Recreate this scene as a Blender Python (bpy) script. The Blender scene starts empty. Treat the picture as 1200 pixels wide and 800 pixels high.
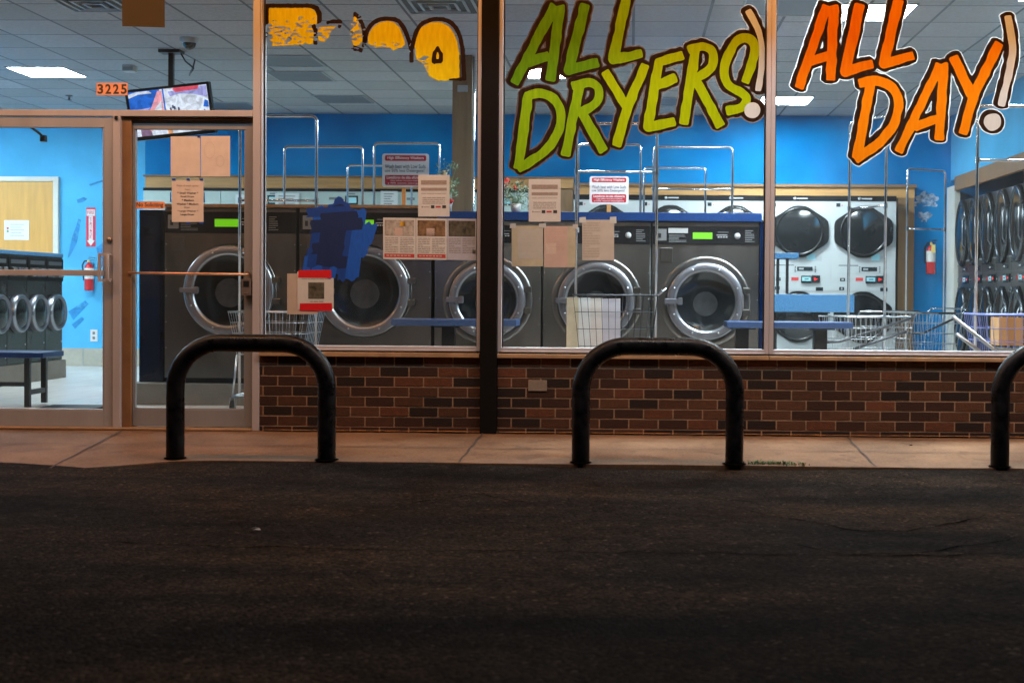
import bpy, math, random
import numpy as np
from mathutils import Vector, Matrix
random.seed(7)
C = bpy.context.scene.collection
R = math.radians
# ------------------------------------------------------------------ camera (fitted to the place)
F = 1520.0                      # focal length in pixels of a 1200 wide frame
CAM = Vector((0, -8.94, 0.96))
YAW, PITCH, ROLL = R(1.3), R(0.9), 0.0072
M3 = Matrix.Rotation(YAW, 3, 'Z') @ Matrix.Rotation(math.pi/2 - PITCH, 3, 'X') @ Matrix.Rotation(ROLL, 3, 'Z')
_d = M3.transposed() @ Vector((0, 1, 0))
PPX, PPY = 740 - F*_d.x/(-_d.z), 345 + F*_d.y/(-_d.z)
def ray(u, v): return M3 @ Vector(((u-PPX)/F, (PPY-v)/F, -1))
def P(u, v, Y):
    d = ray(u, v); t = (Y - CAM.y)/d.y; return CAM + d*t
def PZ(u, v, Z):
    d = ray(u, v); t = (Z - CAM.z)/d.z; return CAM + d*t
def PX(u, v, X):
    d = ray(u, v); t = (X - CAM.x)/d.x; return CAM + d*t
cam = bpy.data.cameras.new('camera'); co = bpy.data.objects.new('camera', cam); C.objects.link(co)
co.matrix_world = Matrix.Translation(CAM) @ M3.to_4x4()
cam.sensor_width = 36; cam.sensor_fit = 'HORIZONTAL'; cam.lens = 36*F/1200
cam.shift_x = (600-PPX)/1200; cam.shift_y = (PPY-400)/1200
cam.clip_end = 500
cam.dof.use_dof = True; cam.dof.focus_distance = 9.0; cam.dof.aperture_fstop = 3.5
bpy.context.scene.camera = co

# ------------------------------------------------------------------ materials
MATS = {}
def mat(name, col=(.5,.5,.5), rough=.5, metal=0, noise=0, nscale=8, bump=0, bscale=60, spec=.5, emit=None, estr=0, stretch=(1,1,1), coat=0):
    """Principled material whose colour, roughness and bump carry procedural noise."""
    m = bpy.data.materials.new(name); m.use_nodes = True; MATS[name] = m
    nt = m.node_tree; b = nt.nodes['Principled BSDF']
    b.inputs['Roughness'].default_value = rough; b.inputs['Metallic'].default_value = metal
    b.inputs['Specular IOR Level'].default_value = spec
    b.inputs['Coat Weight'].default_value = coat
    b.inputs['Base Color'].default_value = (*col, 1)
    if emit:
        b.inputs['Emission Color'].default_value = (*emit, 1); b.inputs['Emission Strength'].default_value = estr
    if noise or bump:
        tc = nt.nodes.new('ShaderNodeTexCoord'); mp = nt.nodes.new('ShaderNodeMapping')
        mp.inputs['Scale'].default_value = stretch
        nt.links.new(tc.outputs['Object'], mp.inputs['Vector'])
        m['vec'] = 1
    if noise:
        n = nt.nodes.new('ShaderNodeTexNoise'); n.inputs['Scale'].default_value = nscale; n.inputs['Detail'].default_value = 6
        n.inputs['Roughness'].default_value = .65
        nt.links.new(mp.outputs[0], n.inputs['Vector'])
        r = nt.nodes.new('ShaderNodeMapRange'); r.inputs[1].default_value = .25; r.inputs[2].default_value = .75
        r.inputs[3].default_value = 1-noise; r.inputs[4].default_value = 1+noise
        nt.links.new(n.outputs[0], r.inputs[0])
        mx = nt.nodes.new('ShaderNodeVectorMath'); mx.operation = 'SCALE'; mx.inputs[0].default_value = col
        nt.links.new(r.outputs[0], mx.inputs['Scale']); nt.links.new(mx.outputs[0], b.inputs['Base Color'])
        r2 = nt.nodes.new('ShaderNodeMapRange'); r2.inputs[1].default_value = .3; r2.inputs[2].default_value = .7
        r2.inputs[3].default_value = max(.03, rough*(1-.35*noise*2)); r2.inputs[4].default_value = min(1, rough*(1+.35*noise*2))
        nt.links.new(n.outputs[0], r2.inputs[0]); nt.links.new(r2.outputs[0], b.inputs['Roughness'])
    if bump:
        n2 = nt.nodes.new('ShaderNodeTexNoise'); n2.inputs['Scale'].default_value = bscale; n2.inputs['Detail'].default_value = 4
        nt.links.new(mp.outputs[0], n2.inputs['Vector'])
        bp = nt.nodes.new('ShaderNodeBump'); bp.inputs['Strength'].default_value = bump; bp.inputs['Distance'].default_value = .01
        nt.links.new(n2.outputs[0], bp.inputs['Height']); nt.links.new(bp.outputs[0], b.inputs['Normal'])
    return m
def N(m, t, **kw):
    n = m.node_tree.nodes.new(t)
    for k, v in kw.items(): setattr(n, k, v)
    return n
def L(m, a, b): m.node_tree.links.new(a, b)

ALU = mat('anodised_aluminium', (.50,.48,.50), .42, .25, .10, 6, .03, 220, stretch=(1,1,.2))
ALUD = mat('bronze_aluminium', (.16,.11,.075), .4, .3, .15, 6)
SILL = mat('sill_stone', (.34,.21,.11), .75, 0, .35, 9, .3, 60)
POST = mat('black_post_paint', (.006,.005,.005), .8, 0, .3, 12, .15, 40, spec=.1)
HOOP = mat('black_gloss_paint', (.005,.005,.006), .36, 0, .9, 14, .15, 30, spec=.2)
BRICKS = [mat('brick_tone', c, .85, 0, .35, 30, .5, 130, spec=.2) for c in
          [(.038,.0185,.013),(.066,.030,.0175),(.100,.039,.020),(.020,.0125,.011),(.084,.038,.020),(.118,.044,.023)]]
MORTAR = mat('mortar', (.31,.195,.12), .95, 0, .3, 40, .5, 200)
BLACK = mat('black_plastic', (.012,.012,.014), .35, 0, .2, 20)
RUBBER = mat('black_rubber', (.01,.01,.01), .7)
CHROME = mat('chrome', (.78,.80,.84), .16, 1, .15, 14)
WIRE = mat('zinc_wire', (.55,.57,.60), .3, 1, .2, 18)
DWIRE = mat('dark_wire', (.06,.06,.065), .4, .6)
VWIRE = mat('violet_lit_wire', (.22,.26,.62), .35, .5, .1, 10)  # violet-blue light on the wires put into their colour
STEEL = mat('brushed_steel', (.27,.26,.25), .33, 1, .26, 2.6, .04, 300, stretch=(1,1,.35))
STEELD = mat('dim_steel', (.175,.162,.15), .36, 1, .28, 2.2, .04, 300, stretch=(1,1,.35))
RING = mat('door_ring_steel', (.19,.19,.215), .46, .9, .14, 6)
RIML = mat('door_rim_edge', (.42,.43,.46), .28, 1)
DGLASS = mat('drum_glass', (.006,.008,.010), .14, 0, .4, 5, spec=.4)
DRUM = mat('drum_steel', (.07,.075,.08), .35, .8, .5, 7)
PANELK = mat('panel_black', (.006,.0065,.008), .5, 0, .2, 8, spec=.15)
GREYP = mat('panel_print', (.42,.44,.46), .5)
GREYD = mat('panel_print_dim', (.16,.17,.18), .5)
LCD = mat('lcd_green', (.10,.3,.02), .4, emit=(.20,.80,.0), estr=.55)
LCDD = mat('lcd_dark', (.02,.03,.035), .2)
LCDB = mat('lcd_pale', (.3,.55,.6), .3, emit=(.2,.55,.7), estr=.25)
REDLED = mat('red_lamp', (.6,.02,.02), .3, emit=(1,.03,.02), estr=.9)
BLUE = mat('blue_laminate', (.003,.032,.14), .33, 0, .15, 30)
BLUED = mat('deep_blue_laminate', (.002,.009,.035), .14, 0, .3, 4)
WHITE = mat('white_enamel', (.50,.53,.54), .35, 0, .04, 5)
TANP = mat('beige_enamel', (.40,.50,.48), .5, 0, .10, 5)
OFFW = mat('off_white_paint', (.72,.70,.63), .55, 0, .08, 5)
WOODT = mat('oak_trim', (.52,.27,.09), .55, 0, .28, 5, .1, 60, stretch=(.4,1,9))
WOODB = mat('brown_board', (.23,.125,.055), .6, 0, .28, 5, .1, 60, stretch=(4,4,.5))
WOODD = mat('oak_door_veneer', (.66,.34,.085), .5, 0, .16, 5, stretch=(3.5,1,.35))
DARKD = mat('dryer_dark', (.012,.013,.014), .22, 0, .2, 9)
DRYG = mat('dryer_glass', (.016,.018,.020), .08, 0, .2, 5, spec=.7)
PLINTH = mat('plinth_concrete', (.22,.195,.165), .8, 0, .2, 7, .3, 50)
TILE = mat('tile_base', (.42,.38,.31), .5, 0, .15, 9)
RED = mat('red_enamel', (.55,.02,.025), .3)
YEL = mat('tag_yellow', (.8,.62,.18), .6)
WPLATE = mat('white_plastic', (.75,.75,.73), .4)
PAPER = mat('white_paper', (.76,.70,.66), .9, 0, .06, 18, spec=.1)
PAPERT = mat('kraft_paper', (.68,.60,.53), .9, 0, .09, 14, spec=.1)
PAPERP = mat('pink_paper', (.68,.48,.41), .9, 0, .10, 12, spec=.1)
PAPERO = mat('old_yellowed_paper', (.60,.52,.38), .9, 0, .16, 11, spec=.1)
PAPERW = mat('bright_paper', (.80,.80,.80), .9, 0, .03, 12, spec=.1)
PAPERL = mat('lilac_paper', (.58,.55,.62), .9, 0, .07, 12, spec=.1)
INK = mat('ink', (.05,.04,.04), .8)
INKF = mat('faded_ink', (.36,.27,.22), .8)
INKG = mat('grey_highlight', (.42,.32,.27), .8, 0, .25, 60)
INKR = mat('red_ink', (.62,.05,.05), .7)
INKPH = mat('photo_print', (.10,.085,.06), .7, 0, .98, 30)
INKPB = mat('photo_print_brown', (.24,.13,.06), .7, 0, .9, 28)
INKPL = mat('photo_print_pale', (.48,.40,.34), .7, 0, .6, 28)
INKY = mat('yellow_ink', (.85,.45,.03), .6)
STICK = mat('orange_sticker', (.85,.34,.15), .5, 0, .05, 20)
TAPEB = [mat('blue_tape', c, .55, 0, .18, 25, stretch=(3,1,.6)) for c in [(.003,.022,.12),(.003,.055,.34),(.005,.11,.62)]]
TAPER = mat('red_tape', (.85,.012,.02), .45, 0, .08, 20)
TAPEC = mat('clear_tape', (.62,.60,.58), .3)
CARD = mat('brown_card', (.07,.055,.045), .8, 0, .15, 10)
CBOX = mat('cardboard', (.50,.28,.12), .85, 0, .15, 9)
BURG = mat('sign_burgundy', (.42,.02,.045), .5)
LEAF = mat('fake_leaf', (.16,.26,.14), .6, 0, .4, 20)
LEAFP = mat('pale_leaf', (.42,.52,.40), .6, 0, .3, 20)
FLOWR = mat('red_petal', (.62,.05,.045), .6, 0, .3, 20)
FLOWY = mat('cream_petal', (.7,.6,.4), .6)
GRASS = mat('grass_blade', (.07,.13,.03), .7, 0, .4, 20)
TVB = mat('tv_black', (.012,.014,.018), .3)
CEILM = mat('ceiling_metal', (.5,.52,.54), .5, .2)
VENTD = mat('vent_dark', (.05,.055,.06), .6)
OFFLT = mat('unlit_diffuser', (.17,.18,.19), .5, 0, .2, 10)
LITTER = mat('litter', (.5,.48,.44), .8)
VENTB = mat('grey_wall_plate', (.20,.165,.13), .8, 0, .2, 40)
LIT = mat('lit_diffuser', (.8,.8,.8), .5, emit=(.80,.94,1.0), estr=135)
ZINC = mat('lock_brass', (.30,.24,.20), .35, .7)

def make_table_laminate():
    m = mat('speckled_laminate', (.05,.22,.5), .35)
    tc = N(m,'ShaderNodeTexCoord'); v = N(m,'ShaderNodeTexNoise'); v.inputs['Scale'].default_value = 130; v.inputs['Detail'].default_value = 2
    cr = N(m,'ShaderNodeValToRGB'); e = cr.color_ramp.elements
    e[0].position = .38; e[0].color = (.012,.08,.27,1); e[1].position = .66; e[1].color = (.14,.38,.60,1)
    L(m, tc.outputs['Object'], v.inputs['Vector']); L(m, v.outputs[0], cr.inputs[0]); L(m, cr.outputs[0], m.node_tree.nodes['Principled BSDF'].inputs['Base Color'])
    return m
SPECK = make_table_laminate()

def make_glass(name, dust):
    m = bpy.data.materials.new(name); m.use_nodes = True; nt = m.node_tree
    for n in list(nt.nodes): nt.nodes.remove(n)
    out = N(m,'ShaderNodeOutputMaterial'); tr = N(m,'ShaderNodeBsdfTransparent'); gl = N(m,'ShaderNodeBsdfGlossy')
    tr.inputs[0].default_value = (.955,.975,.975,1)
    gl.inputs['Roughness'].default_value = .02
    lw = N(m,'ShaderNodeLayerWeight'); lw.inputs[0].default_value = .5
    pw = N(m,'ShaderNodeMath', operation='POWER'); pw.inputs[1].default_value = 5; L(m, lw.outputs['Facing'], pw.inputs[0])
    fr = N(m,'ShaderNodeMath', operation='MULTIPLY_ADD'); fr.inputs[1].default_value = .55; fr.inputs[2].default_value = .025; L(m, pw.outputs[0], fr.inputs[0])
    mx = N(m,'ShaderNodeMixShader'); L(m, fr.outputs[0], mx.inputs[0]); L(m, tr.outputs[0], mx.inputs[1]); L(m, gl.outputs[0], mx.inputs[2])
    df = N(m,'ShaderNodeBsdfDiffuse'); df.inputs[0].default_value = (.7,.7,.7,1)
    tl = N(m,'ShaderNodeBsdfTranslucent'); tl.inputs[0].default_value = (.8,.8,.8,1)
    dm = N(m,'ShaderNodeMixShader'); dm.inputs[0].default_value = .6; L(m, df.outputs[0], dm.inputs[1]); L(m, tl.outputs[0], dm.inputs[2])
    tc = N(m,'ShaderNodeTexCoord')
    n1 = N(m,'ShaderNodeTexNoise'); n1.inputs['Scale'].default_value = 1.6; n1.inputs['Detail'].default_value = 5
    mp = N(m,'ShaderNodeMapping'); mp.inputs['Scale'].default_value = (9,1,1.3); L(m, tc.outputs['Object'], mp.inputs[0])
    n2 = N(m,'ShaderNodeTexNoise'); n2.inputs['Scale'].default_value = 2.5; n2.inputs['Detail'].default_value = 7; L(m, mp.outputs[0], n2.inputs['Vector'])
    n3 = N(m,'ShaderNodeTexVoronoi'); n3.inputs['Scale'].default_value = 55
    L(m, tc.outputs['Object'], n1.inputs['Vector']); L(m, tc.outputs['Object'], n3.inputs['Vector'])
    r1 = N(m,'ShaderNodeMapRange'); r1.inputs[1].default_value=.35; r1.inputs[2].default_value=.8; r1.inputs[3].default_value=.15; r1.inputs[4].default_value=1
    L(m, n1.outputs[0], r1.inputs[0])
    r2 = N(m,'ShaderNodeMapRange'); r2.inputs[1].default_value=.4; r2.inputs[2].default_value=.75; r2.inputs[3].default_value=.6; r2.inputs[4].default_value=1.0
    L(m, n2.outputs[0], r2.inputs[0])
    r3 = N(m,'ShaderNodeMapRange'); r3.inputs[1].default_value=.10; r3.inputs[2].default_value=.04; r3.inputs[3].default_value=0; r3.inputs[4].default_value=9.0
    L(m, n3.outputs['Distance'], r3.inputs[0])
    nz = N(m,'ShaderNodeTexWhiteNoise'); L(m, n3.outputs['Position'], nz.inputs['Vector'])
    gt = N(m,'ShaderNodeMath', operation='GREATER_THAN'); gt.inputs[1].default_value = .93; L(m, nz.outputs['Value'], gt.inputs[0])
    sp = N(m,'ShaderNodeMath', operation='MULTIPLY'); L(m, gt.outputs[0], sp.inputs[0]); L(m, r3.outputs[0], sp.inputs[1])
    a = N(m,'ShaderNodeMath', operation='MULTIPLY'); L(m, r1.outputs[0], a.inputs[0]); L(m, r2.outputs[0], a.inputs[1])
    b = N(m,'ShaderNodeMath', operation='ADD'); L(m, a.outputs[0], b.inputs[0]); L(m, sp.outputs[0], b.inputs[1])
    c = N(m,'ShaderNodeMath', operation='MULTIPLY'); c.inputs[1].default_value = dust; L(m, b.outputs[0], c.inputs[0])
    m2 = N(m,'ShaderNodeMixShader'); L(m, c.outputs[0], m2.inputs[0]); L(m, mx.outputs[0], m2.inputs[1]); L(m, dm.outputs[0], m2.inputs[2])
    L(m, m2.outputs[0], out.inputs[0])
    return m
GLASS = make_glass('dusty_pane', .020)

def make_paint(name, c1, c2, axis_len=.5, transl=.22):
    """sign paint brushed on glass: two tones, brush streaks, lets some light through"""
    m = bpy.data.materials.new(name); m.use_nodes = True; nt = m.node_tree
    for n in list(nt.nodes): nt.nodes.remove(n)
    out = N(m,'ShaderNodeOutputMaterial'); d = N(m,'ShaderNodeBsdfDiffuse'); t = N(m,'ShaderNodeBsdfTranslucent'); mx = N(m,'ShaderNodeMixShader')
    mx.inputs[0].default_value = transl
    tc = N(m,'ShaderNodeTexCoord'); mp = N(m,'ShaderNodeMapping'); mp.inputs['Scale'].default_value = (22,1,4); mp.inputs['Rotation'].default_value = (0,.35,0)
    n = N(m,'ShaderNodeTexNoise'); n.inputs['Scale'].default_value = 2.2; n.inputs['Detail'].default_value = 6
    cr = N(m,'ShaderNodeValToRGB'); cr.color_ramp.elements[0].position=.3; cr.color_ramp.elements[1].position=.7
    cr.color_ramp.elements[0].color=(*c1,1); cr.color_ramp.elements[1].color=(*c2,1)
    L(m,tc.outputs['Object'],mp.inputs[0]); L(m,mp.outputs[0],n.inputs['Vector']); L(m,n.outputs[0],cr.inputs[0])
    L(m,cr.outputs[0],d.inputs[0]); L(m,cr.outputs[0],t.inputs[0]); L(m,d.outputs[0],mx.inputs[1]); L(m,t.outputs[0],mx.inputs[2]); L(m,mx.outputs[0],out.inputs[0])
    return m
OUTL = make_paint('outline_paint', (.018,.011,.008), (.04,.024,.017), transl=.12)
HALO = make_paint('halo_paint', (.32,.31,.30), (.46,.45,.43), transl=.5)
HALOB = make_paint('thin_outline_paint', (.10,.075,.06), (.16,.12,.10), transl=.4)
PWHITE = make_paint('white_paint', (.68,.78,.80), (.74,.84,.86))

def make_wall():
    m = mat('sky_mural_paint', (.02,.22,.55), .7, spec=.08)
    b = m.node_tree.nodes['Principled BSDF']
    tc = N(m,'ShaderNodeTexCoord')
    n = N(m,'ShaderNodeTexNoise'); n.inputs['Scale'].default_value=1.1; n.inputs['Detail'].default_value=7; L(m,tc.outputs['Object'],n.inputs['Vector'])
    cr = N(m,'ShaderNodeValToRGB'); e=cr.color_ramp.elements
    e[0].position=.30; e[0].color=(.0005,.125,.35,1); e[1].position=.75; e[1].color=(.0015,.265,.62,1)
    L(m,n.outputs[0],cr.inputs[0]); L(m,cr.outputs[0],b.inputs['Base Color'])
    return m
WALL = make_wall()
WALLP = mat('lit_pale_mural', (.10,.47,.80), .7, 0, .20, 1.3, spec=.08)  # paler mural blue, partly the stronger light on these walls put into colour
STROKE = mat('blue_brush_stroke', (.03,.30,.68), .6, 0, .3, 14)
CLOUDW = mat('painted_cloud', (.50,.62,.78), .7, 0, .5, 9)

def make_ceiling():
    m = mat('ceiling_tiles', (.6,.62,.63), .9, spec=.1)
    b = m.node_tree.nodes['Principled BSDF']; tc = N(m,'ShaderNodeTexCoord')
    sep = N(m,'ShaderNodeSeparateXYZ'); L(m,tc.outputs['Object'],sep.inputs[0])
    masks=[]; fl=[]
    for k in (0,1):
        dv = N(m,'ShaderNodeMath',operation='DIVIDE'); dv.inputs[1].default_value=.61; L(m,sep.outputs[k],dv.inputs[0])
        f = N(m,'ShaderNodeMath',operation='FLOOR'); L(m,dv.outputs[0],f.inputs[0]); fl.append(f)
        fr = N(m,'ShaderNodeMath',operation='FRACT'); L(m,dv.outputs[0],fr.inputs[0])
        pp = N(m,'ShaderNodeMath',operation='PINGPONG'); pp.inputs[1].default_value=.5; L(m,fr.outputs[0],pp.inputs[0])
        lt = N(m,'ShaderNodeMath',operation='LESS_THAN'); lt.inputs[1].default_value=.020; L(m,pp.outputs[0],lt.inputs[0]); masks.append(lt)
    mx = N(m,'ShaderNodeMath',operation='MAXIMUM'); L(m,masks[0].outputs[0],mx.inputs[0]); L(m,masks[1].outputs[0],mx.inputs[1])
    cb = N(m,'ShaderNodeCombineXYZ'); L(m,fl[0].outputs[0],cb.inputs[0]); L(m,fl[1].outputs[0],cb.inputs[1])
    wn = N(m,'ShaderNodeTexWhiteNoise'); L(m,cb.outputs[0],wn.inputs['Vector'])
    r = N(m,'ShaderNodeMapRange'); r.inputs[3].default_value=.46; r.inputs[4].default_value=.62; L(m,wn.outputs['Value'],r.inputs[0])
    n = N(m,'ShaderNodeTexNoise'); n.inputs['Scale'].default_value=35; n.inputs['Detail'].default_value=5; L(m,tc.outputs['Object'],n.inputs['Vector'])
    r2 = N(m,'ShaderNodeMapRange'); r2.inputs[1].default_value=.3; r2.inputs[2].default_value=.7; r2.inputs[3].default_value=.88; r2.inputs[4].default_value=1.08; L(m,n.outputs[0],r2.inputs[0])
    mu = N(m,'ShaderNodeMath',operation='MULTIPLY'); L(m,r.outputs[0],mu.inputs[0]); L(m,r2.outputs[0],mu.inputs[1])
    mix = N(m,'ShaderNodeMix',data_type='RGBA'); L(m,mx.outputs[0],mix.inputs[0])
    c = N(m,'ShaderNodeCombineColor'); 
    for i in range(3): L(m,mu.outputs[0],c.inputs[i])
    L(m,c.outputs[0],mix.inputs[6]); mix.inputs[7].default_value=(.20,.21,.22,1)
    L(m,mix.outputs[2],b.inputs['Base Color'])
    return m
CEIL = make_ceiling()

def make_floor():
    m = mat('floor_tiles', (.6,.6,.58), .22, spec=.5)
    b = m.node_tree.nodes['Principled BSDF']; tc = N(m,'ShaderNodeTexCoord')
    br = N(m,'ShaderNodeTexBrick'); br.offset=0; br.inputs['Scale'].default_value=1; br.inputs['Brick Width'].default_value=.305; br.inputs['Row Height'].default_value=.305
    br.inputs['Mortar Size'].default_value=.005; br.inputs['Color1'].default_value=(.58,.57,.54,1); br.inputs['Color2'].default_value=(.66,.65,.62,1); br.inputs['Mortar'].default_value=(.3,.3,.29,1)
    L(m,tc.outputs['Object'],br.inputs['Vector']); L(m,br.outputs['Color'],b.inputs['Base Color'])
    b.inputs['Roughness'].default_value=.33
    return m
FLOORM = make_floor()

def make_asphalt():
    m = mat('asphalt', (.03,.03,.03), .95, spec=.04)
    b = m.node_tree.nodes['Principled BSDF']; tc = N(m,'ShaderNodeTexCoord')
    def noise(scale,det,rough,vec=None):
        n=N(m,'ShaderNodeTexNoise'); n.inputs['Scale'].default_value=scale; n.inputs['Detail'].default_value=det; n.inputs['Roughness'].default_value=rough
        L(m,vec if vec else tc.outputs['Object'],n.inputs['Vector']); return n.outputs[0]
    mp=N(m,'ShaderNodeMapping'); mp.inputs['Scale'].default_value=(.4,1.5,1); L(m,tc.outputs['Object'],mp.inputs[0])
    big=noise(1.0,6,.6,mp.outputs[0]); mid=noise(9,5,.7); fine=noise(55,4,.8)
    def ramp(x,a,b_,c,d):
        r=N(m,'ShaderNodeMapRange'); r.inputs[1].default_value=a; r.inputs[2].default_value=b_; r.inputs[3].default_value=c; r.inputs[4].default_value=d; L(m,x,r.inputs[0]); return r.outputs[0]
    def mul(a,c):
        k=N(m,'ShaderNodeMath',operation='MULTIPLY'); L(m,a,k.inputs[0]); L(m,c,k.inputs[1]); return k.outputs[0]
    v=N(m,'ShaderNodeTexVoronoi'); v.inputs['Scale'].default_value=70; L(m,tc.outputs['Object'],v.inputs['Vector'])
    wn=N(m,'ShaderNodeTexWhiteNoise'); L(m,v.outputs['Position'],wn.inputs['Vector'])
    stone=ramp(wn.outputs['Value'],0,1,.5,1.5)
    rare=N(m,'ShaderNodeMath',operation='GREATER_THAN'); rare.inputs[1].default_value=.985; L(m,wn.outputs['Value'],rare.inputs[0])
    add=N(m,'ShaderNodeMath',operation='MULTIPLY_ADD'); add.inputs[1].default_value=1.6; L(m,rare.outputs[0],add.inputs[0]); L(m,stone,add.inputs[2])
    k=mul(mul(mul(ramp(big,.3,.7,.40,1.6),ramp(mid,.3,.7,.55,1.45)),ramp(fine,.3,.7,.4,1.6)),add.outputs[0])
    cm=N(m,'ShaderNodeMix',data_type='RGBA'); L(m,ramp(big,.35,.65,0,1),cm.inputs[0]); cm.inputs[6].default_value=(.0145,.0122,.0112,1); cm.inputs[7].default_value=(.026,.0172,.0110,1)
    sc_=N(m,'ShaderNodeVectorMath',operation='SCALE'); L(m,cm.outputs[2],sc_.inputs[0]); L(m,k,sc_.inputs['Scale']); L(m,sc_.outputs[0],b.inputs['Base Color'])
    h=N(m,'ShaderNodeMath',operation='ADD'); L(m,v.outputs['Distance'],h.inputs[0]); L(m,fine,h.inputs[1])
    bp=N(m,'ShaderNodeBump'); bp.inputs['Strength'].default_value=1; bp.inputs['Distance'].default_value=.014; bp.invert=True; L(m,h.outputs[0],bp.inputs['Height']); L(m,bp.outputs[0],b.inputs['Normal'])
    return m
ASPH = make_asphalt()
CRACK = mat('tar_crack', (.0025,.0025,.0025), .95, spec=0)
def make_concrete():
    m = mat('sidewalk_concrete', (.4,.35,.3), .85, spec=.2)
    b = m.node_tree.nodes['Principled BSDF']; tc=N(m,'ShaderNodeTexCoord')
    n1=N(m,'ShaderNodeTexNoise'); n1.inputs['Scale'].default_value=1.3; n1.inputs['Detail'].default_value=7; L(m,tc.outputs['Object'],n1.inputs['Vector'])
    n2=N(m,'ShaderNodeTexNoise'); n2.inputs['Scale'].default_value=60; n2.inputs['Detail'].default_value=5; L(m,tc.outputs['Object'],n2.inputs['Vector'])
    cr=N(m,'ShaderNodeValToRGB'); e=cr.color_ramp.elements; e[0].position=.3; e[0].color=(.07,.036,.019,1); e[1].position=.72; e[1].color=(.26,.155,.090,1)
    a=N(m,'ShaderNodeMath',operation='MULTIPLY_ADD'); a.inputs[1].default_value=.7; h=N(m,'ShaderNodeMath',operation='MULTIPLY'); h.inputs[1].default_value=.3
    L(m,n2.outputs[0],h.inputs[0]); L(m,n1.outputs[0],a.inputs[0]); L(m,h.outputs[0],a.inputs[2]); L(m,a.outputs[0],cr.inputs[0])
    v=N(m,'ShaderNodeTexVoronoi'); v.inputs['Scale'].default_value=5.5; L(m,tc.outputs['Object'],v.inputs['Vector'])
    wn=N(m,'ShaderNodeTexWhiteNoise'); L(m,v.outputs['Position'],wn.inputs['Vector'])
    th=N(m,'ShaderNodeMath',operation='MULTIPLY'); th.inputs[1].default_value=.13; L(m,wn.outputs['Value'],th.inputs[0])
    lt=N(m,'ShaderNodeMath',operation='LESS_THAN'); L(m,v.outputs['Distance'],lt.inputs[0]); L(m,th.outputs[0],lt.inputs[1])
    st=N(m,'ShaderNodeTexNoise'); st.inputs['Scale'].default_value=3.2; st.inputs['Detail'].default_value=5; st.inputs['Distortion'].default_value=1.5; L(m,tc.outputs['Object'],st.inputs['Vector'])
    sr=N(m,'ShaderNodeMapRange'); sr.inputs[1].default_value=.56; sr.inputs[2].default_value=.70; sr.inputs[3].default_value=0; sr.inputs[4].default_value=.45; L(m,st.outputs[0],sr.inputs[0])
    k=N(m,'ShaderNodeMath',operation='MULTIPLY_ADD'); k.inputs[1].default_value=.45; L(m,lt.outputs[0],k.inputs[0]); L(m,sr.outputs[0],k.inputs[2])
    mx=N(m,'ShaderNodeMix',data_type='RGBA'); L(m,k.outputs[0],mx.inputs[0]); L(m,cr.outputs[0],mx.inputs[6]); mx.inputs[7].default_value=(.06,.036,.024,1); L(m,mx.outputs[2],b.inputs['Base Color'])
    bp=N(m,'ShaderNodeBump'); bp.inputs['Strength'].default_value=.35; bp.inputs['Distance'].default_value=.006; L(m,n2.outputs[0],bp.inputs['Height']); L(m,bp.outputs[0],b.inputs['Normal'])
    return m
CONC = make_concrete()
JOINT = mat('joint_dirt', (.035,.02,.012), .95, 0, .3, 30)

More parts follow.
